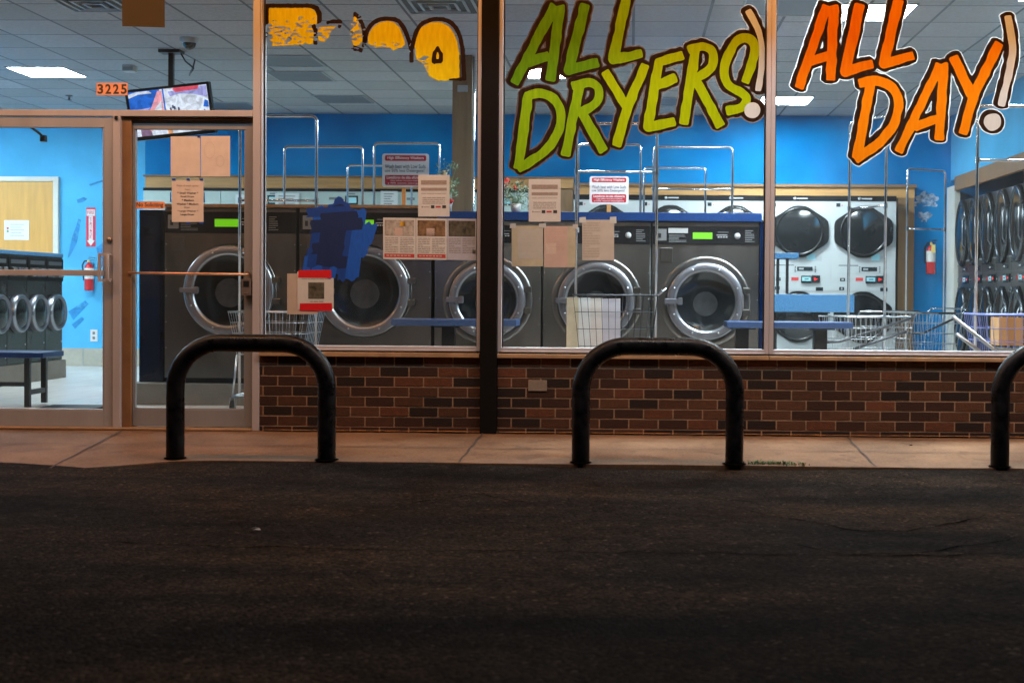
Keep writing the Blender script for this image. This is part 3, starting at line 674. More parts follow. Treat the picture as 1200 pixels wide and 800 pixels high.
def smooth(pts,n=6):
    out=[]; m=len(pts)
    for k in range(m-1):
        p0,p1,p2,p3=pts[max(k-1,0)],pts[k],pts[k+1],pts[min(k+2,m-1)]
        for j in range(n):
            t=j/n; out.append(tuple(.5*(2*p1[i]+(p2[i]-p0[i])*t+(2*p0[i]-5*p1[i]+4*p2[i]-p3[i])*t*t+(3*p1[i]-p0[i]-3*p2[i]+p3[i])*t**3) for i in (0,1)))
    out.append(pts[-1]); return out
def field_faces(mb,Fd,x0,y0,st,Yp,mi):
    """faces where Fd<0"""
    A=-Fd; h,w=A.shape; ins=A>0
    cnt=ins[:-1,:-1].astype(int)+ins[:-1,1:]+ins[1:,:-1]+ins[1:,1:]
    for j in range(h-1):
        row=cnt[j]; k=0
        nz=np.nonzero(row)[0]
        if len(nz)==0: continue
        i=nz[0]; end=nz[-1]
        while i<=end:
            c=row[i]
            if c==4:
                e=i
                while e+1<=end and row[e+1]==4: e+=1
                mb.poly([P(x0+i*st,y0+(j+1)*st,Yp),P(x0+(e+1)*st,y0+(j+1)*st,Yp),P(x0+(e+1)*st,y0+j*st,Yp),P(x0+i*st,y0+j*st,Yp)],mi); i=e+1; continue
            if c>0:
                cs=[(i,j+1),(i+1,j+1),(i+1,j),(i,j)]; pts=[]
                for q in range(4):
                    (ax,ay),(bx,by)=cs[q],cs[(q+1)%4]; va,vb=A[ay,ax],A[by,bx]
                    if va>0: pts.append((ax,ay))
                    if (va>0)!=(vb>0):
                        t=va/(va-vb); pts.append((ax+(bx-ax)*t,ay+(by-ay)*t))
                if len(pts)>2: mb.poly([P(x0+a*st,y0+b*st,Yp) for a,b in pts],mi)
            i+=1
_li=[0]
def letter(win,label,strokes,fill,out=5.2,shadow=(-1.6,-1.0),halo=0,halo_m=None,name='painted_letter',st=.7,wav=.75):
    _li[0]+=1; k=_li[0]
    allp=[p for s,_ in strokes for p in s]; m=22
    x0,x1=min(p[0] for p in allp)-m,max(p[0] for p in allp)+m; y0,y1=min(p[1] for p in allp)-m,max(p[1] for p in allp)+m
    xs=np.arange(x0,x1,st); ys=np.arange(y0,y1,st); X,Y=np.meshgrid(xs,ys)
    wob=(vnoise(X/9+k*7,Y/9+60,k)-.5)*2*wav
    wob2=(vnoise(X/6+k*3,Y/6+90,k+50)-.5)*2*wav*1.3
    D=strokes_d(X,Y,strokes)
    dz=.00012*(k%6)
    mb=MB(); mats=[fill,OUTL]
    field_faces(mb,D+wob,x0,y0,st,GY-.0030-dz,0)
    Ds=np.minimum(D,strokes_d(X-shadow[0],Y-shadow[1],strokes))
    field_faces(mb,Ds-out+wob2,x0,y0,st,GY-.0020-dz,1)
    if halo:
        mats.append(halo_m); field_faces(mb,Ds-out-halo+wob2*.6,x0,y0,st,GY-.0010-dz*.8,2)
    o=mb.build(name,mats,win); o['label']=label; return o
G=[make_paint('green_paint',(.10,.29,.012),(.16,.40,.014)),make_paint('lime_paint',(.22,.46,.010),(.31,.56,.012)),make_paint('yellow_green_paint',(.36,.56,.006),(.46,.66,.008))]
O=[make_paint('red_orange_paint',(.84,.20,.006),(.92,.26,.006)),make_paint('orange_paint',(.90,.25,.005),(.96,.31,.006)),make_paint('amber_paint',(.92,.27,.005),(.98,.34,.008))]
hb=dict(halo=1.4,halo_m=HALOB,out=3.4)
letter(WB,'dark green letter A',[([(650,9),(646,15),(603,97)],[14,12,11]),([(655,9),(656,13),(645,93)],[14,12,12]),([(619,73),(642,66)],12)],G[0],**hb)
letter(WB,'dark green letter L',[([(685.5,7),(666.5,82),(700,73.5)],[12,12.5,11])],G[0],**hb)
letter(WB,'green letter L cut by the top of the photograph',[([(734.5,-4),(718.5,70),(751,63)],[11.5,12,10])],G[1],**hb)
letter(WB,'green letter D',[(smooth([(617,113),(634,109.5),(649,116),(657,133),(654,154),(638,178),(608,197)]),11),([(619,112),(607.5,196)],11.5)],G[1],**hb)
letter(WB,'green letter R beside D',[(smooth([(672,101),(690,97),(701,104),(699,120),(680,133)]),10.5),([(679,101),(663,181)],11),([(681,131),(707,176)],11)],G[1],**hb)
letter(WB,'yellow green letter Y',[([(709.5,85),(734,126)],10.5),([(756,77),(736,124),(722.5,170)],[10,12,10.5])],G[2],**hb)
letter(WB,'yellow green letter E',[([(799,65),(772,73),(759.5,149),(789.5,142.5)],[10.5,11,12,10.5]),([(771,100),(790.5,92)],11.5)],G[2],**hb)
letter(WB,'yellow green letter R beside E',[(smooth([(808,59),(824,55),(835,62),(834,79),(815,93)]),10.5),([(815,59),(801.5,144)],11.5),([(815,93),(844,147)],11.5)],G[2],**hb)
letter(WB,'yellow green letter S',[(smooth([(873.5,96),(884,64),(882,49.5),(871,44.5),(858.5,55),(849,80),(853,99),(868,108),(875,116),(869,126),(853,130)]),10.5)],G[2],**hb)
letter(WB,'white exclamation mark after DRYERS',[(smooth([(877,13),(889,37),(893.5,66),(888.5,106)]),[7.5]*19)],PWHITE,out=4.2,halo=1.2,halo_m=HALOB)
letter(WB,'white exclamation dot after DRYERS',[([(882,129.3),(882.3,129.3)],18.5)],PWHITE,out=4.2,halo=1.4,halo_m=HALOB)
ho=dict(halo=1.3,halo_m=HALO,out=3.5,shadow=(-1.8,-1.2))
letter(WC,'red orange letter A of ALL',[([(969,9),(965,18),(936.5,102)],[13,11.5,11]),([(976,9),(977,13),(973.5,93)],[13,12,11.5]),([(949,72),(973,65)],11.5)],O[0],**ho)
letter(WC,'red orange letter L beside A',[([(1007.5,7),(990.5,84),(1021.5,75.5)],[12.5,12.5,10.5])],O[0],**ho)
letter(WC,'orange letter L cut by the top of the photograph',[([(1052.5,2),(1036,75),(1069.5,65.5)],[13,12,10.5])],O[1],**ho)
letter(WC,'orange letter D',[(smooth([(1008,98),(1027,95),(1046,103.5),(1053,121),(1046,148),(1028,169),(1003.5,186)]),11),([(1020,98),(1004.5,184)],11.5)],O[2],**ho)
letter(WC,'amber letter A of DAY',[([(1101.5,77),(1098,84),(1053.5,177)],[13,10.5,10.5]),([(1105,77),(1106,80),(1100.5,162.5)],[13,11.5,11]),([(1073,148.5),(1099,139)],10.5)],O[2],**ho)
letter(WC,'orange letter Y',[([(1118,68),(1138.5,111)],12),([(1170.5,52),(1141,112),(1128.5,156)],[11.5,11.5,11])],O[2],**ho)
letter(WC,'white exclamation mark after DAY',[(smooth([(1181.5,20),(1185.5,44),(1185.5,70),(1173.5,123)]),[8.5]*19)],PWHITE,**ho)
letter(WC,'white exclamation dot after DAY',[([(1163,143.2),(1163.3,143.2)],20)],PWHITE,**ho)
# half scraped yellow lettering
YELP=make_paint('yellow_paint',(.62,.50,.008),(.76,.64,.010),transl=.12)
def scraped(label,fills,blacks,chips,bbox,seed):
    _li[0]+=1; k=_li[0]; st=.7
    x0,y0,x1,y1=bbox; xs=np.arange(x0,x1,st); ys=np.arange(y0,y1,st); X,Y=np.meshgrid(xs,ys)
    ch=np.full(X.shape,-5.0)
    nz=vnoise(X*.20+Y*.30+seed,Y*.42-X*.10+20,seed)+.5*vnoise(X*.55+Y*.4,Y*.8-X*.2+40,seed+1)
    for (cx0,cy0,cx1,cy1,thr) in chips:
        m=np.minimum(np.minimum(X-cx0,cx1-X),np.minimum(Y-cy0,cy1-Y))
        g=np.clip(m/3,-1,1); ch=np.maximum(ch,np.minimum(g*4,(nz-thr)*9))
    mb=MB(); edge=(vnoise(X*.35,Y*.35+11,seed+3)-.5)*1.8
    Df=np.full(X.shape,1e6)
    for p in fills: Df=np.minimum(Df,poly_d(X,Y,p))
    Df=np.maximum(Df+edge*.6,ch); field_faces(mb,Df,x0,y0,st,GY-.0030,0)
    Db=strokes_d(X,Y,blacks)+edge*.4; Db=np.maximum(Db,np.minimum(ch,3)); field_faces(mb,Db,x0,y0,st,GY-.0036,1)
    o=mb.build('painted_letter',[YELP,OUTL],WA); o['label']=label
scraped('scraped square yellow letter at the left edge',[[(315,9.5),(364,9.5),(371,15),(371.5,28),(362,30),(368,34),(368.5,52),(315,54.5)]],
  [([(311.5,7),(311.5,30)],6.5),([(309,7),(364,7),(371,10),(374.5,17),(374,27)],[5,5,6,6,5]),([(367,30),(370,36),(369.5,52)],5),([(312,38),(312,46)],4)],
  [(318,24,368,52,.96),(306,28,319,56,.7),(350,20,378,60,.98)],(300,0,385,62),11)
scraped('torn remains of a narrow yellow letter',[[(373,33),(384,31),(394,31),(388,37),(384,46),(380,49),(373,48)]],[([(383,27),(390,25.5),(398,26),(398,33)],[4,5,6,4])],[(372,28,402,64,.90)],(366,16,408,68),23)
scraped('torn yellow stem with black brush edge',[[(412.5,22),(417,19),(421,28),(425,46),(424,52),(417,54),(413,54),(410,40)]],[([(409,22),(416,16.5),(421,21),(426.5,34),(428,46),(426,55)],[3,4.5,5,5,6,4]),([(413,56),(424,60)],6)],[(404,16,432,68,.92),(400,14,414,60,.55)],(398,8,436,70),31)
scraped('yellow arch with torn lower edge',[smooth([(431,54),(432,41),(439,30),(452,25),(463,27.5),(470,36),(475,52)],4)+[(475,56),(466,57),(461,60),(457,56),(450,55),(440,56)]],[(smooth([(427.5,50),(430,37),(439,26),(452,22),(466,24.5),(474,35),(481,54),(482.5,73)],4),[5]*29)],[(428,50,482,64,.92)],(420,12,492,82),43)
scraped('yellow letter with black drop shaped hole and torn lower left',[smooth([(486,54),(490.5,37),(500,28.5),(515,26),(526,32),(534,44),(538.4,63)],4)+[(538.4,94),(514,95),(502,89),(497,76),(488,70)]],
  [(smooth([(482,60),(487,40),(495,28),(511,22.5),(527,26),(537,38),(542,58),(544,94)],4),[5]*29),([(508,74),(509.5,62),(513,56),(516.5,64),(517,73)],[5,5,3,5,5]),([(508,72),(517,72)],5),([(526,93.5),(541,93)],[2,4])],[(480,66,502,96,.85)],(474,12,556,104),57)

# ------------------------------------------------------------------ notices, stickers and tape on the glass
YI=GY+.0085
def notice(name,label,u0,v0,u1,v1,m,cat='notice',prints=(),mats=(),texts=(),tape=None,group=None,y=None,shift=(0,0),curl=.0015):
    y = YI if y is None else y
    a,b,c,d=P(u0,v0,y),P(u1,v0+shift[0],y),P(u1,v1+shift[0],y),P(u0,v1,y)
    t=wthing(name,label,cat,(d.x,y,d.z),group)
    mb=MB(); n=6
    def q(s,r,dy=0):
        p=(a*(1-s)+b*s)*(1-r)+(d*(1-s)+c*s)*r
        cy=curl*(max(0,r-.55)/.45)**2*(abs(s-.5)*2)**2
        return (p.x,p.y+cy+dy,p.z)
    for i in range(n):
        for j in range(n):
            mb.poly([q(i/n,(j+1)/n),q((i+1)/n,(j+1)/n),q((i+1)/n,j/n),q(i/n,j/n)],0,True)
            mb.poly([q(i/n,j/n,.0006),q((i+1)/n,j/n,.0006),q((i+1)/n,(j+1)/n,.0006),q(i/n,(j+1)/n,.0006)],0,True)
    mb.build('sheet',m,t)
    if prints or texts:
        mb=MB(); k=0
        for (s0,r0,s1,r1,mi) in prints:
            k+=1; dy=-.0011-.00004*(k%8); mb.poly([q(s0,r1,dy),q(s1,r1,dy),q(s1,r0,dy),q(s0,r0,dy)],mi)
        for (body,s0,r0,s1,r1,mi,bold) in texts:
            p0,p1=q(s0,r1),q(s1,r0); mb.text(body,p0[0],p1[0],p0[2],p1[2],y-.0014,mi,bold)
        mb.build('printing',list(mats),t)
    if tape:
        for k,(s0,r0,s1,r1) in enumerate(tape[1]):
            dy=-.0018-.0001*k; MB().poly([q(s0,r1,dy),q(s1,r1+.01,dy),q(s1-.01,r0,dy),q(s0+.012,r0+.01,dy)],0).build('tape',tape[0],t)
    return t
def lines(r0,r1,n,s0=.1,s1=.9,mi=0,th=.35,seed=1):
    rn=random.Random(seed); out=[]
    for k in range(n):
        ra=r0+(r1-r0)*k/n; rb=ra+(r1-r0)/n*th; x=s0
        while x<s1-.02:
            l=rn.uniform(.05,.16); e=min(x+l,s1)
            if k%5!=4 or x<s0+.4*(s1-s0): out.append((x,ra,e,rb,mi))
            x=e+.02
    return out
notice('notice','plain kraft sheet taped high on the right glass door, left one of the pair',200,160,234.6,206.6,PAPERT,tape=(TAPEB[0],[(.9,-.03,1.0,.03)]))
notice('notice','kraft sheet with a faint round drawing high on the right door',235.4,159.5,269.6,207,PAPERT,
   prints=[(.3+.18*math.cos(t)-.012,.35+.2*math.sin(t)-.01,.3+.18*math.cos(t)+.012,.35+.2*math.sin(t)+.01,0) for t in np.linspace(0,6.28,26)]+[(.66+.14*math.cos(t)-.012,.62+.13*math.sin(t)-.01,.66+.14*math.cos(t)+.012,.62+.13*math.sin(t)+.01,0) for t in np.linspace(0,6.28,22)],mats=[mat('pencil',(.55,.47,.41),.9)])
notice('notice','kraft sheet listing small, medium and large washers on the right door',201.3,211.6,238.4,260,PAPERT,mats=[INK,INKF],
   texts=[('Price of wash cycles',.16,.10,.84,.16,1,0),('has:',.42,.19,.58,.235,1,0),('* Small Washer *',.18,.275,.84,.325,0,.01),('Small Dryer',.28,.365,.72,.415,0,.01),('* Medium',.32,.45,.70,.50,0,.02),('Washer * Medium',.16,.54,.84,.59,0,.01),('Dryer',.40,.63,.58,.675,0,0),('* Large Washer *',.18,.715,.84,.765,0,.01),('Large Dryer',.28,.80,.72,.85,0,.02)],
   tape=(TAPEB[1],[(.0,-.055,.13,.0),(.46,-.055,.58,.0),(-.06,.28,-.005,.52),(1.005,.28,1.05,.52),(.46,1.0,.58,1.05),(.88,-.05,1.0,0),(.86,1.0,1.0,1.04)]))
def sticker(name,label,u0,v0,u1,v1,body,cat,bold,hm=.12,vm=.16):
    y=GY-.0012; a,b=P(u0,v0,y),P(u1,v1,y); t=wthing(name,label,cat,(a.x,y,b.z))
    MB().box(a.x,b.x,y,y+.0008,b.z,a.z).build('backing',STICK,t)
    w,h=b.x-a.x,a.z-b.z; MB().text(body,a.x+w*hm,b.x-w*hm,b.z+h*vm,a.z-h*vm,y-.0006,0,bold).build('printing',INK,t)
sticker('house_number','orange sticker reading 3225 on the transom glass','house number',113,97,149.4,112,'3225','house number',.035,.06,.10) if False else None
y=GY-.0012; a,b=P(113,97.3,y),P(149.6,111.8,y); t=wthing('house_number','orange squares reading 3225 on the transom glass above the doors','house number',(a.x,y,b.z))
mb=MB(); mt=MB(); w=(b.x-a.x)/4
for k,ch in enumerate('3225'):
    mb.box(a.x+w*k+.0006,a.x+w*(k+1)-.0006,y,y+.0008,b.z,a.z); mt.text(ch,a.x+w*k+w*.14,a.x+w*(k+1)-w*.12,b.z+(a.z-b.z)*.1,a.z-(a.z-b.z)*.1,y-.0006,0,.03)
mb.build('backing',STICK,t); mt.build('numeral',INK,t)
yy=y2+.016
y=yy; a,b=P(158.3,236,y),P(193,244.8,y); t=wthing('sticker','orange No Soliciting sticker on the right glass door','sticker',(a.x,y,b.z))
MB().box(a.x,b.x,y,y+.0008,b.z,a.z).build('backing',STICK,t); w,h=b.x-a.x,a.z-b.z
MB().text('No Soliciting',a.x+w*.05,b.x-w*.05,b.z+h*.10,a.z-h*.14,y-.0006,0,.02).build('printing',INK,t)
notice('hanging_card','brown card hanging inside the transom glass at the top edge',143,-16,193,31,CARD,'card',y=.09,shift=(1.5,0))
def gov(label,u0,v0,u1,v1):
    pr=[(.09,.13,.91,.235,0),(.09,.31,.91,.38,0)]+lines(.44,.46,1,.1,.9,1,.5,2)+lines(.54,.72,4,.14,.86,1,.3,5)+[(.11,.75,.15,.785,1),(.17,.765,.36,.775,1),(.41,.73,.52,.80,2),(.56,.745,.72,.785,3),(.77,.73,.89,.80,2)]
    pr+=[(x,.15+.04*k,x+.05,.17+.04*k,1) for k in range(2) for x in np.arange(.11,.85,.065)]+[(x,.335,x+.05,.355,1) for x in np.arange(.11,.85,.065)]
    notice('notice',label,u0,v0,u1,v1,PAPER,prints=pr,mats=[INKG,INKF,INK,INKR],group=None)
gov('white notice with two grey bands above the flyer strip',490,205,526.8,253.8)
gov('white notice with two grey bands, left of the pink and white washer sign',619.6,210,657,259.8)
# strip of flyers
def flyer(label,u0,v0,u1,v1,ph,m,red,extra=()):
    pr=[(.05,.05,.95,.43,0)]+lines(.48,.86,9,.06,.46,1,.3,int(u0))+lines(.48,.86,9,.52,.94,1,.3,int(u0)+1)
    if red: pr+=[(.04,.865,.96,.955,2)]+[(x,.895,x+.08,.925,4) for x in np.arange(.1,.85,.11)]
    pr+=list(extra)
    notice('flyer',label,u0,v0,u1,v1,m,'flyer',prints=pr,mats=[ph,INKF,INKR,INKY,PAPERP],shift=(.6,0))
flyer('white flyer with a pale photo and red foot band, leftmost of the flyer strip',449,255,487.2,303.5,INKPL,PAPER,1,[(.52,.09,.68,.20,3),(.36,.24,.60,.43,4)])
flyer('white flyer with a brown photo and red foot band, middle of the flyer strip',487.6,255.6,523.6,304,INKPB,PAPER,1,[(.50,.09,.64,.21,3),(.34,.24,.60,.43,4)])
flyer('lilac flyer with a dark photo of no red band, beside the black post',524,256,558.5,304.4,INKPH,PAPERL,0,[(.86,.75,.97,.84,0)])
notice('notice','yellowed blank sheet left of the pink one on the green lettered window',599.6,264.4,636.4,312,PAPERO,prints=[(.2,.08,.98,.82,0)]+lines(.2,.7,7,.28,.9,1,.12,3),mats=[mat('paper_patch',(.58,.53,.47),.9,0,.08,30),PAPERO],tape=(TAPEC,[(-.06,-.06,.14,.06),(.86,-.06,1.1,.05)]))
notice('notice','pink blank sheet with a pale square on the green lettered window',637.6,264.8,674.6,313.2,PAPERO,prints=[(.0,.0,.74,1.0,0),(.05,.42,.38,.68,1)]+lines(.08,.62,9,.12,.68,2,.14,4),mats=[PAPERP,mat('pale_pink_print',(.74,.56,.47),.9,0,.1,40),mat('rose_print',(.68,.40,.31),.9)],tape=(TAPEC,[(.9,-.05,1.08,.06)]))
notice('notice','tan sheet held by two white tape corners, right of the pink sheet',682.3,257.6,719.6,305,PAPERT,prints=lines(.06,.95,14,.03,.55,0,.5,9),mats=[mat('brown_smudge',(.58,.48,.40),.9,0,.1,30)],tape=(mat('white_tape',(.72,.72,.70),.6),[(-.10,-.07,.12,.07),(.86,-.08,1.08,.08)]))
notice('notice','plain beige sheet tucked behind the flyer with red tape',336.5,320.5,372.5,368.2,mat('beige_card',(.62,.47,.38),.9,0,.08,12),y=YI+.004)
notice('flyer','white flyer with a dark photo held by two strips of red tape',348.5,318,391,362.5,PAPER,'flyer',prints=[(.30,.29,.74,.72,0)]+lines(.10,.24,3,.12,.92,1,.25,12)+lines(.78,.83,1,.35,.75,1,.4,13),mats=[INKPH,INKF],
   tape=(TAPER,[(.02,-.04,.94,.16),(.06,.83,.96,1.03)]),curl=.002)
# patch of blue masking tape
t=wthing('tape_patch','large patch of overlapping dark blue tape strips on the first window','tape',tuple(P(390,325,YI)))
rn=random.Random(5); k=0; mbs=[MB(),MB()]
def tp(uc,v0,v1,w,lean,mi,which):
    global k; k+=1; y=YI-.0004-.00006*k
    zig=[(uc-w/2+lean+rn.uniform(-1,1),v0+rn.uniform(-2,2)),(uc-w/6+lean,v0+rn.uniform(-2,2)),(uc+w/5+lean,v0+rn.uniform(-3,1)),(uc+w/2+lean,v0+rn.uniform(-1,3)),(uc+w/2,v1+rn.uniform(-3,1)),(uc+w/6,v1+rn.uniform(-1,3)),(uc-w/6,v1+rn.uniform(-2,2)),(uc-w/2,v1+rn.uniform(-3,1))]
    mbs[which].poly([tuple(P(a,b,y)) for a,b in reversed(zig)],mi)
for (uc,v0,v1,w,lean,mi) in [(362,290,318,12,4,1),(372,250,319,14,8,2),(384,238,318,14,8,1),(395,236,320,14,8,1),(405,244,322,14,8,1),(414,246,326,13,9,2),(424,262,300,13,6,2),(358,300,322,9,3,2),(388,300,326,9,5,2),(400,286,328,10,7,1),(432,264,286,9,6,2),(370,242,262,9,5,2),(392,232,256,10,6,1),(366,268,312,13,6,1),(378,246,312,16,8,0),(389,240,312,15,7,0),(399,246,314,14,8,0),(380,262,310,14,6,0),(408,262,300,14,6,1),(410,268,327,12,8,2)]:
    tp(uc,v0,v1,w,lean,mi,0)
for (ua,ub,v,h,mi) in [(358,412,256,12,1),(362,426,272,14,0),(374,420,262,12,0),(364,404,298,13,0)]:
    k+=1; y=YI-.0004-.00006*k
    mbs[1].poly([tuple(P(a,b,y)) for a,b in reversed([(ua,v+rn.uniform(-2,2)),(ua+3,v-h*.3),(ua+1,v-h*.7),(ua+2,v-h),(ub-2,v-h-3),(ub,v-h*.5-3),(ub-2,v-3)])],mi)
mbs[0].build('tape_strip',TAPEB,t); mbs[1].build('tape_strip',TAPEB,t)

# ------------------------------------------------------------------ big washers
YW=2.0
def make_washer(label,w,H,zp0,zp1,zd,ro,rb,rg,body,group,panel_top):
    t=thing('washing_machine',label,'washing machine',(0,0,0),0,group)
    mb=MB(); h=w/2-.006
    mb.box(-h,h,0,.95,.045,H,0); mb.box(-h+.02,h-.02,.03,.9,0,.045,1)
    for zz in np.arange(.3,H-.3,.22):                                  # hinge screws in the seam
        for s in (-1,1): mb.lathe((s*(h-.012),-.001,zz),[(0,-.003),(.005,-.003),(.006,.002)],8,2)
    b=mb.build('cabinet',[body,BLACK,RIML],t,bevel=.006)
    mb=MB(); mb.box(-h+.002,h-.002,-.008,-.0005,zp0,zp1,0)
    pan=mb.build('control_panel',PANELK,t,bevel=.002)
    hh=zp1-zp0
    MB().box(-.09*w/.915-.02,.075*w/.915-.02,-.012,-.0085,zp0+hh*.30,zp0+hh*.66).build('display',LCD,pan)
    mb=MB()
    mb.box(-h+.03,-h+.12,-.0105,-.0085,zp0+hh*.2,zp0+hh*.85,1); mb.box(-h+.05,-h+.075,-.0125,-.0108,zp0+hh*.35,zp0+hh*.6,2)
    mb.build('coin_plate',[GREYP,GREYD,BLACK],pan); mb=MB()
    mb.box(-h+.135,-h+.30,-.0105,-.0085,zp0+hh*.62,zp0+hh*.9,0)
    rr=random.Random(2)
    for k in range(6): mb.box(-h+.14,-h+.14+rr.uniform(.08,.15),-.0100,-.0085,zp0+hh*(.12+.075*k),zp0+hh*(.12+.075*k)+.005,1)
    for k in range(4): mb.box(.10+.022*k,.115+.022*k,-.0105,-.0085,zp0+hh*.38,zp0+hh*.44,0)
    mb.box(.09,.18,-.0100,-.0085,zp0+hh*.50,zp0+hh*.54,0); mb.box(.10,.19,-.0100,-.0085,zp0+hh*.66,zp0+hh*.70,1)
    kb=MB(); kb.lathe((.265,-.0085,zp0+hh*.48),[(0,-.012),(.018,-.010),(.026,0)],16,0); kb.build('knob',GREYP,pan)
    for k in range(7): mb.box(.33,.33+rr.uniform(.04,.10),-.0100,-.0085,zp0+hh*(.15+.1*k),zp0+hh*(.15+.1*k)+.006,1)
    mb.build('keypad',[GREYP,GREYD,BLACK],pan)
    # coin lock box
    MB().box(-h+.07,-h+.17,-.012,-.0005,zp0-.15,zp0-.03).build('coin_box',STEELD,t,bevel=.004)
    # door: raised collar, bezel with bolts, bowl of glass showing the drum
    mb=MB(); mb.lathe((0,0,zd),[(ro,0),(ro-.002,-.006),(ro-.014,-.010),(rb+.015,-.012),(rb+.004,-.006)],56,0)
    mb.build('door_collar',[body],t)
    mb=MB(); mb.lathe((0,0,zd),[(rb,-.008),(rb,-.050),(rb-.010,-.060),(rg+.02,-.066),(rg+.004,-.055),(rg,-.045)],56,0,mis=[0,1,0,1,0])
    dr=mb.build('door',[RING,RIML],t)
    mb=MB(); mb.lathe((0,0,zd),[(rg,-.047),(rg*.92,-.038),(rg*.7,-.018),(rg*.4,-.010),(0.002,-.008)],48,0); mb.build('door_glass',DGLASS,dr)
    mb=MB(); mb.lathe((0,0,zd-.02),[(rg*.42,-.0165),(rg*.25,-.0125),(.002,-.0115)],32,0); mb.build('drum_hub',DRUM,dr)
    mb=MB()
    for k in range(8):
        a=2*math.pi*(k+.5)/8; c=((rb+rg)/2*math.cos(a),-.063,zd+(rb+rg)/2*math.sin(a)); MB().lathe(c,[(0,-.006),(.008,-.005),(.010,.003)],10,0).build('bolt',RIML,dr)
    mb=MB(); mb.box(-rb-.02,-rg+.05,-.088,-.063,zd-.022,zd+.022,0); mb.box(-rg+.01,-rg+.05,-.100,-.088,zd-.03,zd+.03,0); mb.build('handle',RING,dr,bevel=.004)
    for s in (-1,1): MB().box(rb-.015,rb+.05,-.060,-.02,zd+s*.09-.025,zd+s*.09+.025,0).build('hinge',STEELD,dr,bevel=.004)
    return t
z18=.18
def zat(v,u,Y): return P(u,v,Y).z
gW='large front loading washers in a row on the plinth'
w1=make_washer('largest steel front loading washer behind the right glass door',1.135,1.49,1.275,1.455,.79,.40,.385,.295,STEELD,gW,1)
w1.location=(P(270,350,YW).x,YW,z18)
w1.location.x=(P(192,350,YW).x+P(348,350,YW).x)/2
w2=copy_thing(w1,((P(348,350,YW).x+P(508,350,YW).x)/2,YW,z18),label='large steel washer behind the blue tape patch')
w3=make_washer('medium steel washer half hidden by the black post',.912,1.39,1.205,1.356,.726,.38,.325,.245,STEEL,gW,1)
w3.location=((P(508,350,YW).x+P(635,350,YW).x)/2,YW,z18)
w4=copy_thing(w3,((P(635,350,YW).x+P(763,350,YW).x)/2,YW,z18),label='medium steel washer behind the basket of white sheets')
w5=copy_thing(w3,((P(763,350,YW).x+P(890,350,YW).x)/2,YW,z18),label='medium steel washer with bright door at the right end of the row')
# blue counter over the medium washers with its end panel, dark cap over the large ones, blue cabinet at the left end
t=wthing('counter','deep blue laminate counter running over the medium washers','counter',(P(508,255,1.96).x,1.96,1.57))
MB().box(P(512,255,1.96).x,P(893,255,1.96).x,1.96,2.97,P(740,258.8,1.96).z,P(740,248.8,1.96).z).build('slab',BLUE,t,bevel=.003)
mb=MB(); xa,xb=P(890.5,300,1.97).x,P(899,300,1.97).x; mb.box(xa,xb,1.985,2.95,.18,P(740,258.8,1.96).z-.002); mb.build('end_support',BLUED,t,bevel=.003)
t=tag(MB().box(P(192,246,1.97).x,P(511,246,1.97).x,1.97,2.96,1.672,1.70).build('cover_board',WOODB,bevel=.003),'dark brown cover board lying on the two largest washers','board')
t=wthing('cabinet','dark glossy blue cabinet left of the largest washer','cabinet',(P(160,300,2.1).x,2.1,.18))
mb=MB(); xa,xb=P(163,300,2.1).x,P(191.5,300,2.1).x; mb.box(xa,xb,2.1,2.9,.18,P(170,246,2.1).z); mb.build('carcass',BLUED,t,bevel=.004)
mb=MB(); mb.box(xa+.02,xb-.02,2.082,2.098,.24,P(170,246,2.1).z-.05); mb.build('cupboard_front',BLUED,t,bevel=.003)

